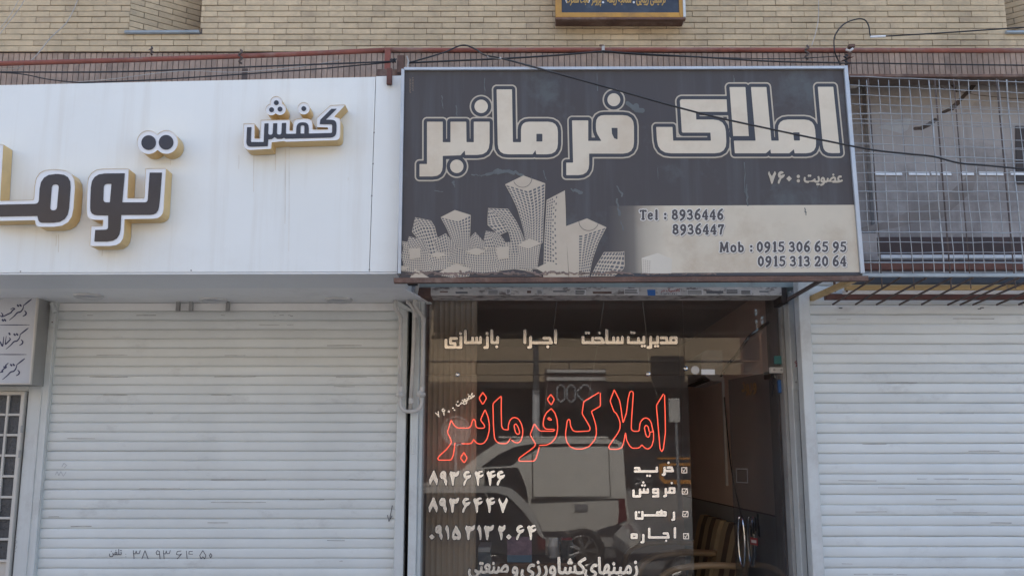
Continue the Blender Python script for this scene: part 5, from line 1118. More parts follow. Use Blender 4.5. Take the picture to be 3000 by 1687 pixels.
cable('thin grey cable crossing low above the white fascia', [(180,244,6.26),(330,232,6.26),(470,214,6.26),(560,208,6.26),(700,212,6.26),(880,196,6.26),(1000,176,6.26)], .0028, 'palecable')
cable('pale cable hanging down the brick wall at the far left', [(-40,203,6.4),(30,203,6.4),(60,197,6.4),(100,170,6.42),(150,110,6.5),(200,60,6.55),(240,-30,6.56)], .0042, 'palecable')
cable('thin pale cable crossing the top left corner of the brick wall', [(-60,190,6.3),(0,100,6.4),(62,18,6.5),(90,-40,6.55)], .0030, 'palecable')
cable('second thin pale cable beside the one in the top left corner', [(-60,150,6.35),(10,72,6.45),(48,14,6.5),(70,-40,6.55)], .0026, 'palecable')
cable('black cable looping up over the red pipe at the right', [(2462,192,6.3),(2455,176,6.3),(2447,158,6.28),(2444,143,6.26),(2446,106,6.4),(2472,72,6.5),(2509,57,6.5),(2533,59,6.5),(2545,77,6.5),(2548,98,6.5),(2551,109,6.5)], .0052, 'cable')
cable('black cable running right from the taped end of the loop', [(2551,109,6.5),(2590,107,6.5),(2750,98,6.45),(3000,81,6.4),(3100,76,6.4)], .0054, 'cable')
cable('straight black cable below the red pipe above the wire mesh', [(2462,186,6.25),(2560,186,6.25),(2750,189,6.25),(3000,192,6.25),(3100,193,6.25)], .0052, 'cable')
cable('thin white string hanging from above onto the red pipe', [(2397,-30,6.5),(2398,50,6.5),(2390,95,6.45),(2378,135,6.38)], .0030, 'palecable')
one('tape', MB().tube([P(2550,109,6.49), P(2572,108,6.49), P(2594,107,6.49)], .0075, 8), M['letter_white'], 'white tape wrapped round the joint of the looping black cable', 'tape')
one('tape', MB().tube([P(1430,166,5.82), P(1450,169,5.72), P(1470,172,5.6)], .0075, 8), M['paper2'], 'pale tape on the diagonal cable near the top of the billboard', 'tape')
def hook(px, py0, py1, label, Y=Yp-.02, mk='darkwire', w_=5):
    pts = [P(px+w_*math.sin(k*1.9), py0+(py1-py0)*k/7, Y+.012*math.cos(k*1.7)) for k in range(8)]
    t = thing('wall_hook', P(px, (py0+py1)/2, Y), label, 'hook', 'hooks and ties holding the red pipe')
    part('hook_rod', MB().tube(smooth_line(pts, 4), .0072, 7), M[mk], t, smooth=True)
    part('tie_wire', MB().tube([P(px-7, (py0+py1)/2-4, Y-.03), P(px+6, (py0+py1)/2+3, Y-.03)], .005, 6), M['darkwire'], t)
    return t
hook(705, 147, 187, 'twisted iron hook round the red pipe above the white fascia')
hook(2364, 134, 174, 'twisted iron hook round the red pipe above the right of the billboard')
hook(444, 139, 161, 'thin bent nail sticking up from the red pipe at the left', w_=2)
c_ = P(717, 216, 6.42); sb = thing('iron_strap', c_, 'dark iron strap standing behind the white fascia', 'strap'); part('strap_plate', MB().box(c_.x-.022, c_.x+.018, 6.42, 6.43, P(717,236,6.42).z, P(717,201,6.42).z, .002), M['darkwire'], sb)
part('strap_bolt', MB().cyl((c_.x, 6.416, c_.z), (0,1,0), .007, .01, 8), M['rust'], sb)
c_ = P(1767, 147, Yp-.03); cl = thing('pipe_clamp', c_, 'pale clamp on the red pipe above the middle of the billboard', 'clamp')
part('clamp_plate', MB().box(c_.x-.010, c_.x+.010, Yp-.045, Yp-.02, P(1767,156,Yp-.03).z, P(1767,136,Yp-.03).z, .002), M['paper2'], cl)
part('clamp_bolt', MB().cyl(c_+Vector((-.012,-.01,.028)), (1,0,0), .007, .03, 8), M['rust'], cl)
c_ = P(2488, 165, 6.3); rb = thing('rusty_bracket', c_, 'rusty bracket with knotted cable at the top right corner of the billboard', 'bracket')
for a_, b2 in (((2495,134),(2487,172)), ((2487,172),(2483,216)), ((2470,178),(2497,166))):
    p0, p1 = P(*a_, 6.28), P(*b2, 6.28); s_ = Vector((.013,0,.002))
    part('bracket_bar', MB().hexa([p0-s_, p1-s_, p1+s_, p0+s_], [v+Vector((0,.02,0)) for v in (p0-s_, p1-s_, p1+s_, p0+s_)]), M['rust'], rb)
part('bracket_cap', MB().box(P(2485,134,6.27).x, P(2502,134,6.27).x, 6.25, 6.29, P(2490,141,6.27).z, P(2490,133,6.27).z), M['rust'], rb)
part('knotted_cable', MB().tube([P(2478+6*math.sin(k*2.1), 160+k*3.4, 6.25+.01*math.cos(k*1.3)) for k in range(10)], .006, 6), M['cable'], rb, smooth=True)
part('wrapped_cloth', MB().tube([P(2478,146,6.25), P(2490,150,6.25), P(2499,143,6.25)], .0085, 7), M['paper2'], rb, smooth=True)
c_ = P(1160, 200, 6.2); lb = thing('rusty_bracket', c_, 'rusty bracket with a cable knot where the white fascia meets the billboard', 'bracket')
part('bracket_bar', MB().box(P(1105,205,6.2).x, P(1190,205,6.2).x, 6.2, 6.24, P(1150,222,6.2).z, P(1150,203,6.2).z, .003), M['rust'], lb)
part('bracket_bar', MB().box(P(1164,190,6.18).x, P(1184,190,6.18).x, 6.16, 6.199, P(1150,216,6.18).z, P(1150,165,6.18).z, .003), M['rust'], lb)
part('cable_knot', MB().tube([P(1152+9*math.sin(k*1.7), 178+6*math.cos(k*2.3), 6.14+.01*math.sin(k)) for k in range(12)], .006, 6), M['cable'], lb, smooth=True)
part('string_tie', MB().tube([P(1192,166,6.13), P(1197,180,6.0), P(1194,195,5.6), P(1198,206,5.4)], .006, 6), M['palecable'], lb, smooth=True)

# ================================================================== NEON SIGN AND OTHER THINGS IN THE WINDOW
YN = 6.80
ne = thing('neon_sign', (P(1600,1240,YN).x, YN, P(1600,1240,YN).z), 'glowing red outline neon writing hung inside the shop window', 'neon sign')
zD = ZF(1270, 1130, 6.04); zE = ZF(1620, 1130, 6.04)
def neon(zf, pl, closed=False, nm='neon_letter', extra=None):
    q = [(p[0], p[1]) for p in zf(pl)] + (extra or [])
    if closed: q = q + [q[0]]
    out = []
    v = [Vector((a, b, 0)) for a, b in q]
    for i in range(len(v)):     # round each bend a little
        if (i in (0, len(v)-1)): out.append(v[i]); continue
        a = v[i-1]-v[i]; b = v[i+1]-v[i]; r_ = min(3.2, a.length*.35, b.length*.35); out += [v[i]+a.normalized()*r_, v[i]+(a.normalized()+b.normalized())*r_*.28, v[i]+b.normalized()*r_]
    part(nm, MB().tube([P(p.x, p.y, YN) for p in out], 0.0031, 6), M['neon'], ne, smooth=True)
neon(zD, [(873,115),(940,212),(872,330),(805,215)], True, 'neon_dot')
neon(zD, [(310,605),(370,700),(420,742),(620,745),(660,715),(690,610),(715,585),(738,615),(748,710),(780,745),(880,748),(908,725),(900,690),(830,600),(912,415),(970,560),(988,680),(985,800),(950,930),(900,1005),(840,1028),(780,1020),(735,980),(710,940),(680,1005),(640,1022),(520,1022),(375,1005),(372,1080),(350,1230),(310,1310),(90,1310),(72,1280),(110,1230),(240,1110),(320,1000),(300,930),(245,820),(308,612)])
neon(zD, [(537,1175),(598,1275),(543,1360),(475,1275)], True, 'neon_dot')
neon(zD, [(1325,775),(1240,770),(1205,720),(1198,450),(1200,175),(1052,310),(1060,700),(1080,930),(1120,990),(1180,1018),(1290,1018),(1320,990),(1360,930)])
neon(zD, [(1380,955),(1440,1000),(1490,1008),(1540,980),(1575,880),(1582,780),(1560,680),(1510,590),(1450,555),(1390,565),(1345,620),(1325,700),(1322,770)])
neon(zD, [(1455,668),(1490,710),(1525,810),(1520,845),(1490,855),(1455,830),(1430,740),(1428,690)], True)
neon(zD, [(2075,150),(2140,235),(2082,340),(2012,235)], True, 'neon_dot')
neon(zD, [(2085,398),(2000,470),(1955,560),(1940,660),(1950,720),(1990,765),(2120,765),(2148,775),(2120,800),(1890,797),(1840,750),(1785,665),(1710,860),(1760,950),(1805,1020),(1790,1070),(1700,1140),(1520,1270),(1505,1310),(1530,1330),(1780,1328),(1810,1290),(1850,1170),(1872,1080)])
neon(zD, [(1870,1050),(2000,1045),(2090,1000),(2150,930),(2180,860),(2198,740),(2188,600),(2150,480),(2082,398)])
neon(zD, [(2020,580),(2045,555),(2095,605),(2050,602)], True)
neon(zE, [(815,115),(545,275),(515,490),(600,630),(660,740),(645,795),(400,808),(345,780),(310,700),(300,600),(275,588),(252,620),(220,850),(240,980),(300,1070),(400,1115),(520,1115),(640,1070),(740,950),(770,840),(760,700),(720,560),(678,450),(840,355),(838,125)])
neon(zE, [(1085,68),(1010,265),(1080,455),(1115,475),(1160,560),(1190,650),(1185,760),(1150,830),(1080,930),(980,1080),(1010,1118),(1150,1118),(1215,1090),(1245,1030),(1285,820),(1300,950),(1350,1050),(1400,1098),(1500,1100),(1545,1080),(1570,1035),(1600,1070),(1650,1112),(1700,1110),(1750,1060),(1780,950),(1780,820),(1760,750),(1740,650),(1700,585),(1640,560),(1580,590),(1540,660),(1530,750),(1525,798),(1430,803),(1385,770),(1390,600),(1410,330),(1422,115),(1390,90),(1360,110),(1330,230),(1300,480),(1240,655),(1225,560),(1205,400),(1180,260),(1090,80)])
neon(zE, [(1770,808),(1712,815),(1712,870),(1690,910),(1655,890),(1630,810),(1620,740),(1630,705),(1655,695),(1685,720),(1704,810)])
neon(zE, [(1955,140),(1830,345),(1860,700),(1895,1110),(1925,1165),(1955,1110),(1990,820),(1985,500),(1975,160)])
a = P(1343, 1297, YN); part('electrode', MB().tube([P(1335,1297,YN-.004), P(1352,1297,YN-.004)], .008, 8), M['neonoff'], ne)
z7 = ZF(1200, 820, 2.147)
for pl in ([(925,135),(880,560),(825,1005)], [(1222,140),(1180,420),(1126,740)], [(1465,140),(1485,300),(1512,600),(1565,745)]):
    part('hanging_string', MB().tube([P(*q, YN+.005) for q in z7(pl)], .0016, 5), M['palecable'], ne)
# vertical blinds on the left
bx0, bx1 = X_W0+.012, P(1397, 1100, 6.86).x
bl_ = thing('vertical_blind', ((bx0+bx1)/2, 6.86, 0), 'beige vertical strip blind hanging at the left end of the shop window', 'blind')
nst = 9; wst = (bx1-bx0)/nst
for i in range(nst):
    x = bx0+wst*i; y = 6.86+(i % 2)*.004; b = MB(); kk = 6
    for j in range(kk):
        u0, u1 = j/kk, (j+1)/kk; f_ = lambda u: 6.86+(i%2)*.003 + .008*math.sin(u*math.pi)
        b.quad((x+wst*1.0*u0, f_(u0), .25), (x+wst*1.0*u1, f_(u1), .25), (x+wst*1.0*u1, f_(u1), ZH+.05), (x+wst*1.0*u0, f_(u0), ZH+.05))
    part('blind_strip', b, M['blind'], bl_, smooth=True)
part('blind_rail', MB().box(bx0, bx1+.1, 6.84, 6.9, ZH+.051, ZH+.08), M['acwhite'], bl_)
# room
ZF_ = 0.12; XR = 1.97; YBk = 11.2
rw = thing('interior_wall', (XR, 9, ZF_), 'peach side wall with grey dado, seen through the open door', 'wall')
part('upper_paint', MB().box(XR, XR+.05, 6.80, YBk, P(2295,1518,7.0).z, 3.04), M['peach'], rw)
part('dado_paint', MB().box(XR-.003, XR+.05, 6.80, YBk, ZF_, P(2295,1518,7.0).z-.003), M['dado'], rw)
part('dado_line', MB().box(XR-.006, XR-.0035, 6.80, YBk, P(2295,1518,7.0).z-.006, P(2295,1518,7.0).z+.004), M['dkbrown'], rw)
bw = thing('back_wall', (0.4, YBk, ZF_), 'dark brown back wall deep inside the estate agency', 'wall')
part('wall_face', MB().box(X_W0-.02, XR+.05, YBk+.001, YBk+.1, ZF_, 3.04), M['inwall'], bw)
part('side_wall_face', MB().box(X_W0-.03, X_W0-.001, 6.80, YBk, ZF_, 3.04), M['inwall'], bw)
struct('shop_floor', MB().box(X_W0-.02, XR+.04, 6.74, YBk, 0.01, ZF_), M['tile'])
struct('shop_ceiling', MB().box(X_W0-.02, XR+.05, 6.80, YBk, 3.0405, 3.048), M['ceil'])
# open glass door leaf
HX, HY_ = X_W1-.03, 6.74; ang = R(11.5); ld = .80
dr = thing('glass_door', (HX, HY_, .14), 'frameless glass door standing open against the side wall', 'door')
ux = Vector((-math.sin(ang), math.cos(ang), 0)); nx = Vector((math.cos(ang), math.sin(ang), 0))
def dp(s_, z, off=0.0): q = Vector((HX, HY_, 0))+ux*s_+nx*off; return Vector((q.x, q.y, z))
zt2 = P(2171, 1110, 7.45).z
def dbox(nm, s0, s1, z0, z1, o0, o1, m_, par=dr): return part(nm, MB().hexa([dp(s0,z1,o0), dp(s0,z0,o0), dp(s1,z0,o0), dp(s1,z1,o0)], [dp(s0,z1,o1), dp(s0,z0,o1), dp(s1,z0,o1), dp(s1,z1,o1)]), m_, par)
dbox('glass_leaf', .0, ld, .14, zt2, 0, .010, M['doorglass'])
dbox('patch_fitting', .0, .16, .14, .20, -.012, .022, M['steel']); dbox('patch_fitting', 0, .16, zt2-.05, zt2+.002, -.012, .022, M['steel'])
# oval handle
hz = P(2200, 1583, 7.3).z; hs = .60
for o_ in (-.035, .045):
    pts = [dp(hs+.055*math.sin(R(a_)), hz+.185*math.cos(R(a_)), o_) for a_ in range(20, 341, 16)]
    part('pull_handle', MB().tube(pts, .009, 8), M['steel'], dr, smooth=True)
b = MB()
for (s0, z0, s1, z1) in ((.38,.10,.36,.20),(.42,.08,.40,.17),(.46,.06,.45,.14),(.50,.04,.49,.11),(.37,.12,.50,.04)):
    b.hexa([dp(s0-.012,hz+z1,-.003), dp(s0-.012,hz+z0,-.003), dp(s0+.014,hz+z0,-.003), dp(s0+.014,hz+z1+.01,-.003)], [dp(s0-.012,hz+z1,-.001), dp(s0-.012,hz+z0,-.001), dp(s0+.014,hz+z0,-.001), dp(s0+.014,hz+z1+.01,-.001)])
part('black_sticker', b, M['black'], dr, kind='stuff')
dbox('red_sticker', .40, .52, hz-.02, hz+.03, -.003, -.001, M['redink']); dbox('red_sticker_panel', .42, .50, hz-.005, hz+.015, -.0045, -.0032, M['paper2'])
b = MB(); flat(b, sdf([T_line(arab('ورود'), 0, 40, 0, 24)], 2, .8), .6, 0, 0, mapf=lambda x, y: dp(.56-x*.0062, hz+1.10-y*.0062, -.002)); part('gold_lettering', b, mat('dull_gold_lettering', (0.22,0.13,0.05), .5), dr)
for (s0, s1, z0, z1) in ((.52,.72,.42,.426),(.52,.72,.52,.526),(.52,.526,.4262,.5198),(.714,.72,.4262,.5198)): dbox('notice_edge', s0, s1, hz+z0, hz+z1, -.003, -.001, M['dado'])
# fittings beside the door
jbx = thing('alarm_box', P(2335, 1080, 6.6), 'small teal stickered box with a white unit below, at the top of the right jamb', 'alarm box')
a, b_ = P(2268, 1042, 6.68), P(2302, 1066, 6.68); part('teal_sticker', MB().box(a.x, b_.x, 6.68, 6.695, b_.z, a.z, .002), M['teal'], jbx)
a, b_ = P(2256, 1075, 6.66), P(2304, 1092, 6.66); part('white_unit', MB().box(a.x, b_.x, 6.655, 6.695, b_.z, a.z, .003), M['acwhite'], jbx)
for k in range(2): part('indicator', MB().cyl(((a.x+b_.x)/2-.03+.05*k, 6.652, (a.z+b_.z)/2), (0,1,0), .008, .006, 10), M['greymetal'], jbx)
a, b_ = P(2280, 1112, 6.72), P(2306, 1150, 6.72); part('blue_unit', MB().box(a.x, b_.x, 6.715, 6.75, b_.z, a.z, .003), M['blue'], jbx)
part('dangling_wire', MB().tube([P(2262,1096,6.7), P(2258,1115,6.7), P(2266,1130,6.7), P(2262,1160,6.7)], .004, 5), M['cable'], jbx)
# split air conditioner and its cables
ac = thing('air_conditioner', (XR-.1, 9.3, P(2085,1100,9.3).z), 'white split air conditioner high on the side wall inside', 'air conditioner')
zc = P(2085, 1075, 9.1).z; b = MB(); prof = [(0,.14),(-.15,.14),(-.19,.10),(-.205,0),(-.17,-.10),(-.10,-.15),(0,-.15)]
n = len(prof); Y0_, Y1_ = 8.9, 9.75
for yy in (Y0_, Y1_):
    for (dx, dz) in prof: b.v.append((XR+dx-.001, yy, zc+dz))
b.f.append(tuple(range(n))); b.f.append(tuple(range(2*n-1, n-1, -1))); b.m += [0,0]
for i in range(n): b.f.append((i, i+n, (i+1)%n+n, (i+1)%n)); b.m.append(0)
part('unit_body', b, M['acwhite'], ac); part('air_slot', MB().box(XR-.19, XR-.10, Y0_+.04, Y1_-.04, zc-.142, zc-.128), M['dkbrown'], ac)
part('cable_duct', MB().box(XR-.022, XR-.001, 8.86, 8.885, zc-1.1, zc-.13), M['acwhite'], ac)
part('lead', MB().tube([(XR-.02,8.9,zc-.1), (XR-.02,8.6,zc-.02), (XR-.02,8.3,zc+.02), (XR-.02,7.8,zc+.13), (XR-.02,7.2,zc+.16)], .012, 6), M['darkwire'], ac)
part('lead', MB().tube(smooth_line([(XR-.01,8.85,zc-.3), (XR-.01,8.7,zc-.9), (XR-.01,8.45,zc-1.25), (XR-.01,8.2,zc-1.45), (XR-.01,7.95,zc-1.45)], 4), .005, 6), M['cable'], ac)
# striped waiting chairs
def chair(y0, label, first=None):
    t = thing('striped_armchair', (XR-.35, y0, ZF_), label, 'armchair', 'striped armchairs along the side wall')
    x1 = XR-.08; zt3 = 1.20; W_c = .92
    for i in range(5):
        w5 = W_c/5; b = MB(); ya, yb2 = y0+i*w5+.004, y0+(i+1)*w5-.004
        A = [(x1-.16, .62), (x1-.10, .90), (x1-.05, 1.12), (x1-.02, zt3)]
        for (q0, q1) in zip(A[:-1], A[1:]):
            b.hexa([(q1[0],ya,q1[1]), (q0[0],ya,q0[1]), (q0[0],yb2,q0[1]), (q1[0],yb2,q1[1])], [(q1[0]+.06,ya,q1[1]), (q0[0]+.06,ya,q0[1]), (q0[0]+.06,yb2,q0[1]), (q1[0]+.06,yb2,q1[1])])
        part('back_stripe', b, M['stripe_a' if i % 2 == 0 else 'stripe_b'], t)
        part('seat_stripe', MB().box(x1-.68, x1-.10, ya, yb2, .50, .61, .02), M['stripe_a' if i % 2 == 0 else 'stripe_b'], t)
    part('seat_frame', MB().box(x1-.70, x1-.06, y0, y0+W_c, .44, .495, .01), M['wood'], t)
    for yy in (y0-.03, y0+W_c+.03):
        part('armrest', MB().tube(smooth_line([(x1-.10,yy,.92),(x1-.35,yy,.93),(x1-.62,yy,.90),(x1-.76,yy,.80),(x1-.78,yy,.60),(x1-.74,yy,.35)], 5), .026, 8), M['woodlight'], t, smooth=True)
        part('leg', MB().tube([(x1-.74,yy,.36),(x1-.76,yy,ZF_)], .024, 8), M['woodlight'], t); part('leg', MB().tube([(x1-.08,yy,.95),(x1-.06,yy,ZF_)], .024, 8), M['woodlight'], t)
    return t
chair(7.72, 'striped beige and brown armchair nearest the open door'); chair(8.80, 'striped beige and brown armchair second from the door, behind the nearest')
# desk with a card, at the foot of the window
dk_ = thing('wooden_desk', (.3, 7.6, ZF_), 'brown wooden desk behind the glass at the bottom of the window', 'desk')
zd = P(1550, 1648, 7.5).z; xa, xb = P(1436, 1640, 7.5).x, P(1690, 1640, 7.5).x
part('desk_front', MB().box(xa, xb, 7.50, 7.53, ZF_, zd-.03), M['wood'], dk_); part('desk_top', MB().box(xa-.02, xb+.02, 7.48, 8.15, zd-.029, zd, .004), M['wood'], dk_)
part('desk_side', MB().box(xb-.03, xb-.001, 7.531, 8.1, ZF_, zd-.03), M['wood'], dk_)
xa2, xb2 = P(1486, 1600, 7.55).x, P(1558, 1600, 7.55).x; zc1 = P(1520, 1573, 7.55).z
cd = thing('calendar', ((xa2+xb2)/2, 7.6, zd), 'desk calendar with a pink and blue picture standing on the desk', 'calendar')
part('picture', MB().hexa([(xa2,7.60,zc1),(xa2,7.545,zd+.055),(xb2,7.545,zd+.055),(xb2,7.60,zc1)], [(xa2,7.605,zc1),(xa2,7.55,zd+.055),(xb2,7.55,zd+.055),(xb2,7.605,zc1)]), mat('pink_picture', (.36,.22,.27), .5, var=.4, scale=18), cd)
part('caption_strip', MB().hexa([(xa2,7.545,zd+.054),(xa2,7.53,zd+.002),(xb2,7.53,zd+.002),(xb2,7.545,zd+.054)], [(xa2,7.55,zd+.054),(xa2,7.535,zd+.002),(xb2,7.535,zd+.002),(xb2,7.55,zd+.054)]), mat('pale_blue_card', (.13,.24,.34), .5), cd)
pcx = P(1418, 1640, 7.4); pt = thing('computer_case', (pcx.x, 7.45, ZF_), 'grey computer case with pale top panel beside the blind', 'computer case')
part('case_body', MB().box(pcx.x-.045, pcx.x+.045, 7.40, 7.85, ZF_, P(1418,1617,7.4).z), mat('case_grey', (.16,.18,.20), .5), pt)
part('case_panel', MB().box(pcx.x-.045, pcx.x+.045, 7.395, 7.85, P(1418,1616,7.4).z, P(1418,1602,7.4).z, .003), M['acwhite'], pt)
bx_ = thing('small_box', P(1665, 1600, 7.7), 'small dark box with a red top standing on the desk', 'box')
q0, q1 = P(1644, 1590, 7.7), P(1680, 1590, 7.7); part('box_body', MB().box(q0.x, q1.x, 7.7, 7.85, zd+.001, P(1660,1582,7.7).z), M['dkbrown'], bx_); part('box_lid', MB().box(q0.x+.004, q1.x-.01, 7.71, 7.84, P(1660,1582,7.7).z+.001, P(1660,1576,7.7).z), M['redink'], bx_)
cu_ = thing('jug', P(1620, 1600, 7.8), 'small clear drinks set standing on the desk', 'jug'); q = P(1622, 1590, 7.8)
part('jug_body', MB().lathe((q.x, 7.8, zd+.001), (0,0,1), [(0,.03),(.02,.04),(.09,.045),(.14,.035),(.16,.038)], 16), M['docface'], cu_, smooth=True)
part('jug_handle', MB().tube([(q.x+.04,7.8,zd+.13),(q.x+.075,7.8,zd+.11),(q.x+.07,7.8,zd+.05),(q.x+.042,7.8,zd+.04)], .006, 6), M['docface'], cu_)

# ================================================================== THE STREET BEHIND THE CAMERA (seen mirrored in the shop window)
def mir(px, py, v):
    """world point whose mirror image in the shop window appears at photo pixel (px,py) at mirrored distance v"""
    q = P(px, py, v); return Vector((q.x, 2*YG - v, q.z))
GZ = -0.12
# raised far lane with its retaining kerb
TZ = mir(1700, 1455, 21.0).z
struct('far_roadway', MB().box(-30, 30, -30, -7.6, -0.11, TZ), M['asphalt'])
struct('retaining_wall', MB().box(-30, 30, -7.59, -7.45, -0.11, TZ+.12, .01), M['kerb'])
# opposite building: shopfronts, brick storey, dark upper cladding
YO = -14.0; vO = 2*YG-YO
ob = thing('opposite_building', (0, YO, TZ), 'tan brick building across the street with dark shutters, seen in the window reflection', 'building')
zb1 = mir(1600, 1118, vO).z; xr_o = mir(2172, 1000, vO).x
part('brick_storey', MB().box(-16, xr_o, YO-6, YO, zb1, 9.5), M['oppbrick'], ob)
part('shopfront_band', MB().box(-16, xr_o+1.5, YO-6, YO-.02, TZ, zb1-.01), M['maroon'], ob)
part('canopy_edge', MB().box(-16, xr_o+.3, YO, YO+.7, zb1-.22, zb1-.12), M['oppdark'], ob)
for i in range(7):
    x = -12+i*2.9; part('shop_shutter', MB().box(x, x+2.5, YO-.019, YO+.01, TZ+.1, zb1-.7), M['oppdark'] if i % 3 else M['dkbrown'], ob)
    b = MB()
    for k in range(12): b.box(x+.03, x+2.47, YO+.0105, YO+.02, TZ+.15+k*.17, TZ+.30+k*.17)
    part('shutter_laths', b, M['maroon'], ob, kind='stuff')
for i in range(5): part('window', MB().box(-11+i*3.6, -9.6+i*3.6, YO+.001, YO+.02, 6.6, 7.9), M['carglass'], ob)
part('roof_slab', MB().box(-16.2, xr_o+.2, YO-6.2, YO+.3, 9.501, 9.7), M['kerb'], ob)
a = mir(1960, 1035, vO-.5); part('hanging_panel', MB().box(a.x-.45, a.x+.45, YO+.02, YO+.3, a.z-.9, a.z-.05), M['oppdark'], ob)
o2 = thing('opposite_building', (12, -16, TZ), 'paler building further back across the street, right part of the reflection', 'building')
part('wall_mass', MB().box(xr_o+2.2, 30, -26, -17, TZ, 6.0), M['plaster'], o2); part('roof_edge', MB().box(xr_o+2.1, 30.1, -26.1, -16.9, 6.001, 6.2), M['kerb'], o2)
for i in range(4): part('window', MB().box(xr_o+3+i*2, xr_o+4.1+i*2, -17, -16.98, 3.6, 4.9), M['carglass'], o2)
o3 = thing('opposite_building', (-22, -16, TZ), 'plain tan building across the street, far left of the reflection', 'building')
part('wall_mass', MB().box(-34, -16.4, -24, -15, TZ, 10), M['oppbrick'], o3); part('roof_edge', MB().box(-34.1, -16.3, -24.1, -14.9, 10.001, 10.2), M['kerb'], o3)
# lattice mast and a tree at the right end
mt = thing('lattice_mast', (mir(2200, 1000, 24).x, mir(2200, 1000, 24).y, TZ), 'thin rusty lattice mast across the street', 'mast')
mx, my, _ = mt.location
for dx in (-.25, .25):
    part('leg', MB().tube([(mx+dx, my, TZ), (mx+dx*.9, my, 8.5)], .04, 6), M['rust'], mt)
for k in range(16):
    z = TZ+.4+k*.47; part('cross_bar', MB().tube([(mx-.25, my, z), (mx+.25, my, z+(.47 if k % 2 else 0))], .02, 5), M['rust'], mt)
def tree(x, y, h, label):
    r_ = random.Random(int(x*10)); t = thing('street_tree', (x, y, TZ), label, 'tree', 'street trees across the road')
    tk = MB().tube([(x, y, TZ), (x+.05, y, TZ+h*.3), (x-.05, y+.05, TZ+h*.6), (x, y, TZ+h*.8)], [.13, .10, .07, .03], 8)
    for k in range(7):
        a_ = k*1.1; z = TZ+h*(.35+.07*k); tk.tube([(x, y, z), (x+math.cos(a_)*h*.2, y+math.sin(a_)*h*.2, z+h*.16)], [.05, .015], 6)
    part('trunk', tk, M['bark'], t); b = MB()
    for k in range(2600):
        th, ph, rr = r_.uniform(0, 6.28), r_.uniform(-1, 1), r_.random()**.4; c = Vector((x+math.cos(th)*math.sqrt(1-ph*ph)*rr*h*.33, y+math.sin(th)*math.sqrt(1-ph*ph)*rr*h*.33, TZ+h*.68+ph*rr*h*.32))
        if math.sin(c.x*3.1+c.z*2.3)+math.sin(c.y*2.7-c.z*3.3) < -.7: continue
        u = Vector((r_.uniform(-1,1), r_.uniform(-1,1), r_.uniform(-1,1))).normalized()*.09; v = u.cross(Vector((r_.uniform(-1,1), .3, r_.uniform(-1,1)))).normalized()*.05
        b.quad(c-u, c-v, c+u, c+v)
    part('crown', b, M['leaf'], t, kind='stuff')
tree(8.8, -12.0, 5.5, 'leafy street tree across the road beside the mast'); tree(-15.0, -11.5, 5.0, 'leafy street tree at the far left across the road')
# lamp post
a = mir(1570, 1100, 18.2); lpst = thing('lamp_post', (a.x, a.y, GZ), 'grey steel lamp post standing in the street, mirrored in the window', 'lamp post')
part('post', MB().tube([(a.x, a.y, GZ), (a.x, a.y, mir(1570, 1148, 18.2).z)], [.075, .07], 12), M['polegrey'], lpst, smooth=True)
part('post', MB().tube([(a.x, a.y, mir(1570, 1148, 18.2).z), (a.x, a.y, 8.0)], [.055, .04], 12), M['polegrey'], lpst, smooth=True)
part('collar', MB().cyl((a.x, a.y, mir(1570, 1148, 18.2).z), (0,0,1), .078, .06, 12), M['polegrey'], lpst)
part('lamp_arm', MB().tube(smooth_line([(a.x,a.y,8.0),(a.x-.3,a.y-.1,8.4),(a.x-1.3,a.y-.1,8.6)], 4), .03, 8), M['polegrey'], lpst); part('lamp_head', MB().box(a.x-1.8, a.x-1.25, a.y-.2, a.y, 8.53, 8.63, .02), M['polegrey'], lpst)
# vehicles (side profile facing the shops)
def extr(prof, y0, y1, inset=0.0, zin=None, b=None):
    """profile (x,z) extruded from y0 to y1; points above zin pulled in by inset"""
    b = b or MB(); n = len(prof); o = len(b.v); ins = lambda z: inset*max(0, (z-zin))/1.0 if zin is not None else 0
    for (yy, s_) in ((y1, -1), (y1-.03*(1 if y1 > y0 else -1), 0), (y0, 1)):
        pass
    for (yy, s_) in ((y1, -1), (y0, 1)):
        for (x, z) in prof: b.v.append((x, yy+s_*ins(z), z))
    b.f.append(tuple(o+i for i in range(n))); b.f.append(tuple(o+n+i for i in range(n-1, -1, -1))); b.m += [0, 0]
    for i in range(n): j = (i+1) % n; b.f.append((o+i, o+i+n, o+j+n, o+j)); b.m.append(0)
    return b
def wheel(par, x, y, z, r, s_=1, spokes=7):
    w_ = part('wheel', MB().lathe((x, y-.2*s_, z), (0, s_, 0), [(0,r*.8),(.02,r*.98),(.05,r),(.17,r),(.20,r*.95),(.205,r*.70),(.15,r*.68)], 28), M['tyre'], par, smooth=True)
    part('rim_ring', MB().lathe((x, y-.045*s_, z), (0, s_, 0), [(0,r*.69),(.045,r*.69),(.05,r*.64),(.02,r*.60),(0,r*.60)], 28), M['rim'], w_, smooth=True)
    b = MB()
    for k in range(spokes*2):
        a_ = 2*math.pi*(k//2)/spokes+(.1 if k % 2 else -.1); b.tube([(x+math.cos(a_)*r*.12, y-.01*s_, z+math.sin(a_)*r*.12), (x+math.cos(a_)*r*.64, y-.02*s_, z+math.sin(a_)*r*.64)], [.022, .014], 5)
    part('spokes', b, M['rim'], w_, kind='stuff'); part('hub', MB().cyl((x, y-.015*s_, z), (0,1,0), r*.17, .05, 12), M['rim'], w_)
def vpts(pts, v, z_=None): return [(mir(x, y, v).x, mir(x, y, v).z) for (x, y) in pts]
zk8 = ZF(1200, 1200, 2.147)
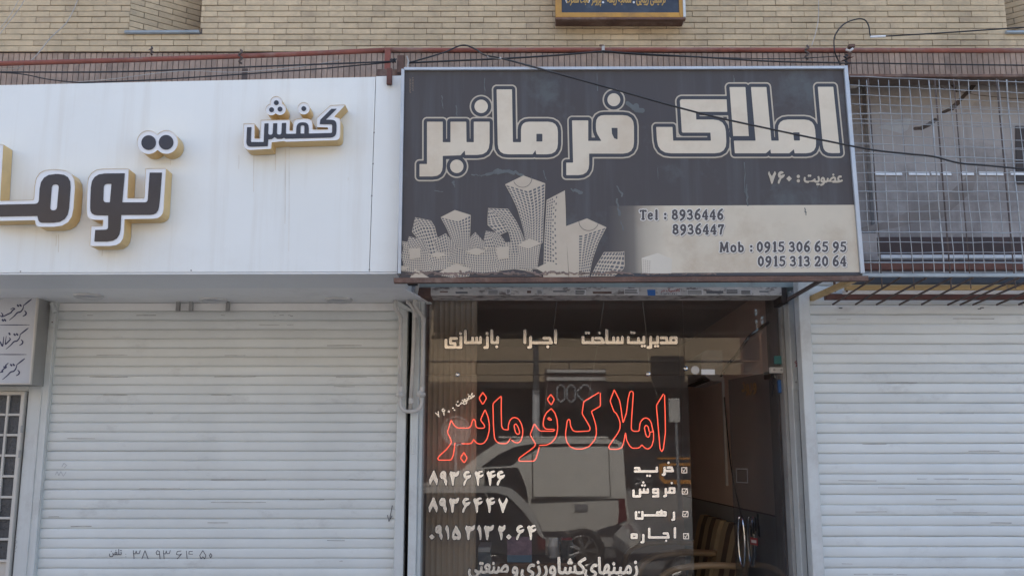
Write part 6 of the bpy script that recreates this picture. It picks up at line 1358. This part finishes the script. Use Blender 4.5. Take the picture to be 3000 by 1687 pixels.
# white panel van, nearest face mirrored at v=16.2
V = 16.2; yv = 2*YG-V
van = thing('panel_van', (0, yv-.9, GZ), 'white panel van parked in the street with its tail to the right', 'van')
bodyp = [(-220,640),(-180,520),(60,470),(200,440),(330,375),(450,270),(560,200),(700,180),(1000,178),(1300,184),(1345,205),(1352,300),(1362,540),(1380,640),(1385,740),(1200,760),(1172,752),(1130,790),(1080,790),(1000,745),(985,760),(-220,800)]
part('body', extr(vpts(zk8(bodyp), V), yv-1.7, yv, .16, 1.2), M['vanwhite'], van)
def vpoly(nm, pts, m_, v, proud=.012, par=van, yy=None):
    q = [mir(x, y, v) for x, y in zk8(pts)]; y1 = (2*YG-v)+proud
    b = MB(); n = len(q)
    for pt in q: b.v.append((pt.x, y1-.16*max(0, pt.z-1.2)*(1 if par is van else 0), pt.z))
    for pt in q: b.v.append((pt.x, y1-.03-.16*max(0, pt.z-1.2)*(1 if par is van else 0), pt.z))
    b.f = [tuple(range(n)), tuple(range(2*n-1, n-1, -1))]+[(i, i+n, (i+1)%n+n, (i+1)%n) for i in range(n)]; b.m = [0]*len(b.f)
    return part(nm, b, m_, par)
vpoly('side_window', [(452,355),(560,280),(660,232),(780,212),(1312,212),(1318,222),(830,228),(700,300),(640,345)], M['carglass'], V)
vpoly('side_window', [(470,372),(680,362),(700,400),(730,480),(745,560),(640,545),(470,470)], M['carglass'], V)
vpoly('cargo_panel', rc([(785,238),(1250,236,30),(1262,545,20),(785,545)]), M['vanwhite'], V, .006)
vpoly('seam', [(765,560),(1355,556),(1355,562),(765,568)], M['black'], V, .008); vpoly('seam', [(770,240),(776,240),(776,545),(770,545)], M['black'], V, .008)
vpoly('seam', [(1254,245),(1258,245),(1266,540),(1260,540)], M['black'], V, .008)
vpoly('fuel_flap', rc([(1035,592,6),(1120,590,6),(1122,635,6),(1038,637,6)]), M['silver'], V, .010)
vpoly('tail_light', [(1312,562),(1352,560),(1368,690),(1310,712),(1318,640)], M['tail'], V, .014)
vpoly('bumper', [(1180,756),(1310,715),(1390,742),(1392,800),(1180,800)], M['darkcar'], V, .012)
vpoly('sill', [(-220,770),(985,762),(985,800),(-220,800)], M['darkcar'], V, .010)
part('roof_rack', MB().box(mir(1460,1285,V).x, mir(1790,1285,V).x, yv-1.2, yv-.35, mir(1600,1282,V).z, mir(1600,1280,V).z+.02, .01), M['vanwhite'], van)
q = mir(*zk8([(1088,872)])[0], V); wr = q.z-GZ; wheel(van, q.x, yv+.02, GZ+.37, .37); wheel(van, q.x-2.9, yv+.02, GZ+.37, .37)
# dark estate car with silver roof line, in front of the van
V2 = 13.95; y2 = 2*YG-V2
suv = thing('estate_car', (-1.5, y2-.85, GZ), 'charcoal estate car with silver roof edge parked before the van', 'car')
zk = zk8
sb_ = [(-900,900),(-880,720),(-600,640),(-300,560),(-60,500),(200,488),(560,485),(640,500),(700,560),(770,640),(820,720),(855,820),(850,980),(700,1020),(-900,1020)]
SB = vpts(zk(sb_), V2); zmin = GZ+.22
SB = [(x, max(z, zmin)) for x, z in SB]
part('body', extr(SB, y2-1.65, y2, .10, .9), M['darkcar'], suv)
vpoly('roof_edge', [(-400,502),(80,484),(560,478),(640,492),(720,560),(800,690),(852,810),(825,800),(762,700),(690,612),(612,538),(540,520),(80,522),(-400,542)], mat('bright_silver_paint', (0.72,0.72,0.72), 0.3, metal=0.3, var=0.02), V2, .02, suv)
vpoly('side_window', [(95,520),(470,518),(500,560),(640,650),(660,700),(80,700)], M['carglass'], V2, .008, suv)
vpoly('window_trim', [(88,505),(475,508),(500,552),(492,556),(468,516),(95,514),(60,700),(52,700)], M['vanwhite'], V2, .016, suv); vpoly('side_window', [(-200,530),(60,520),(40,700),(-260,700)], M['carglass'], V2, .008, suv)
vpoly('tail_light', [(800,790),(850,800),(856,880),(810,880)], M['tail'], V2, .012, suv)
vpoly('rear_spoiler', [(600,462),(690,470),(700,500),(640,498)], M['darkcar'], V2, .014, suv)
part('door_handle', MB().box(-.9, -.75, y2+.001, y2+.03, .72, .75, .005), M['silver'], suv)
wheel(suv, SB[11][0]-.75, y2+.02, GZ+.31, .31); wheel(suv, SB[11][0]-3.3, y2+.02, GZ+.31, .31)
# silver saloon at the right, nose to the left
V3 = 13.95; sal = thing('saloon_car', (3.6, y2-.85, GZ), 'silver saloon car parked behind the others with its nose to the left', 'car')
sp = [(1350,900),(1365,840),(1420,780),(1560,720),(1770,690),(2050,665),(2250,540),(2700,500),(3300,520),(3600,640),(3750,700),(3760,1000),(1380,1000)]
SP = [(x, max(z, zmin)) for x, z in vpts(zk(sp), V3)]
part('body', extr(SP, y2-1.65, y2, .14, .85), M['silver'], sal)
vpoly('side_window', [(2150,660),(2290,560),(2680,520),(2690,680)], M['carglass'], V3, .008, sal); vpoly('side_window', [(2720,520),(3280,535),(3480,650),(2720,680)], M['carglass'], V3, .008, sal)
vpoly('headlight', [(1372,838),(1430,780),(1470,775),(1440,840),(1390,870)], M['acwhite'], V3, .012, sal); vpoly('bumper', [(1350,905),(1700,890),(1700,935),(1352,950)], M['darkcar'], V3, .012, sal)
wheel(sal, SP[0][0]+.85, y2+.02, GZ+.31, .31); wheel(sal, SP[0][0]+3.4, y2+.02, GZ+.31, .31)
# dark taxi on the far roadway
V4 = 21.6; y4 = 2*YG-V4; tx = thing('taxi', (5, y4-.8, TZ), 'black taxi with orange side stripes on the far roadway', 'taxi')
tp = [(1358,440),(1365,320),(1560,270),(1650,210),(1740,160),(2000,150),(2300,180),(2450,290),(2700,320),(2720,460)]
TP = [(x, max(z, TZ+.18)) for x, z in vpts(zk(tp), V4)]
part('body', extr(TP, y4-1.6, y4, .14, 1.9), M['darkcar'], tx)
vpoly('side_window', [(1600,270),(1680,212),(1760,175),(1990,170),(1990,275)], M['carglass'], V4, .004, tx)
vpoly('stripe', [(1548,300),(2400,300),(2400,312),(1560,310)], M['orange'], V4, .012, tx); vpoly('stripe', rc([(1570,335,12),(2300,335),(2300,352),(1590,352,10),(1600,435),(1625,440),(2300,438),(2300,465),(1600,465,20),(1572,430)]), M['orange'], V4, .012, tx)
q = mir(*zk([(1470,445)])[0], V4); wheel(tx, q.x, y4+.02, TZ+.31, .31); wheel(tx, q.x+2.5, y4+.02, TZ+.31, .31)

# details of the far pavement, seen only as faint reflections
vS = vO-.9; z7m = ZF(1200, 820, 2.147)
def mq(pts, v): return [mir(x, y, v) for x, y in z7m(pts)]
q = mq([(850,560),(1240,800)], vS); bd = thing('shop_board', ((q[0].x+q[1].x)/2, q[0].y, q[1].z), 'dark shop board with two pale tubes and rounded shapes across the street', 'shop board')
part('board', MB().box(q[0].x, q[1].x, q[0].y-.1, q[0].y, q[1].z, q[0].z), M['maroon'], bd)
for a_, b2 in ((566,584),(612,634)):
    r0 = mq([(862,a_),(1232,b2)], vS); part('light_tube', MB().box(r0[0].x, r0[1].x, q[0].y+.001, q[0].y+.05, r0[1].z, r0[0].z, .01), M['acwhite'], bd)
for cx, wd in ((952,48),(1016,52),(1104,92)):
    r0 = mq([(cx-wd/2,662),(cx+wd/2,768)], vS); x0_, x1_, z0_, z1_ = r0[0].x, r0[1].x, r0[1].z, r0[0].z; rr = (x1_-x0_)*.4
    pts = [((x0_+rr, z1_), (x1_-rr, z1_), (x1_, z1_-rr), (x1_, z0_+rr), (x1_-rr, z0_), (x0_+rr, z0_), (x0_, z0_+rr), (x0_, z1_-rr))][0]
    part('rounded_shape', MB().tube([(px_, q[0].y+.04, pz_) for px_, pz_ in pts], .03, 6, closed=True), M['polegrey'], bd)
a = mir(*z7m([(1690,985)])[0], 19.0); b_ = mir(*z7m([(1672,800)])[0], 19.0); c_ = mir(*z7m([(1662,745)])[0], 19.0)
rs = thing('road_sign', (a.x, a.y, GZ), 'thin road sign pole with a narrow pale plate, across the street', 'road sign')
part('pole', MB().tube([(a.x, a.y, GZ), (b_.x, a.y, b_.z)], .03, 8), M['polegrey'], rs); part('plate', MB().box(c_.x-.11, c_.x+.11, a.y+.02, a.y+.04, b_.z-.3, c_.z, .01), M['acwhite'], rs)
a = mir(*z7m([(292,950)])[0], 17.0); rn = thing('round_sign', (a.x, a.y, GZ), 'round sign on a slim pole at the left of the window reflection', 'road sign')
part('pole', MB().tube([(a.x, a.y, GZ), (a.x, a.y, a.z-.25)], .025, 8), M['polegrey'], rn); part('disc', MB().cyl((a.x, a.y, a.z), (0,1,0), .25, .02, 24), M['kerb'], rn); part('disc_rim', MB().tube([(a.x+.25*math.cos(k*.393), a.y+.02, a.z+.25*math.sin(k*.393)) for k in range(16)], .015, 6, closed=True), M['polegrey'], rn)
zr_ = mir(1500, 1058, vO-.8).z; rl = thing('canopy_rail', (0, YO+.75, zr_), 'dark pipe rail running along the opposite building above its shops', 'rail')
part('rail_pipe', MB().tube([(-16, YO+.75, zr_), (xr_o, YO+.75, zr_)], .035, 6), M['oppdark'], rl)
for k in range(8): part('rail_post', MB().tube([(-14+k*2.6, YO+.75, zr_-.35), (-14+k*2.6, YO+.75, zr_)], .025, 6), M['oppdark'], rl)
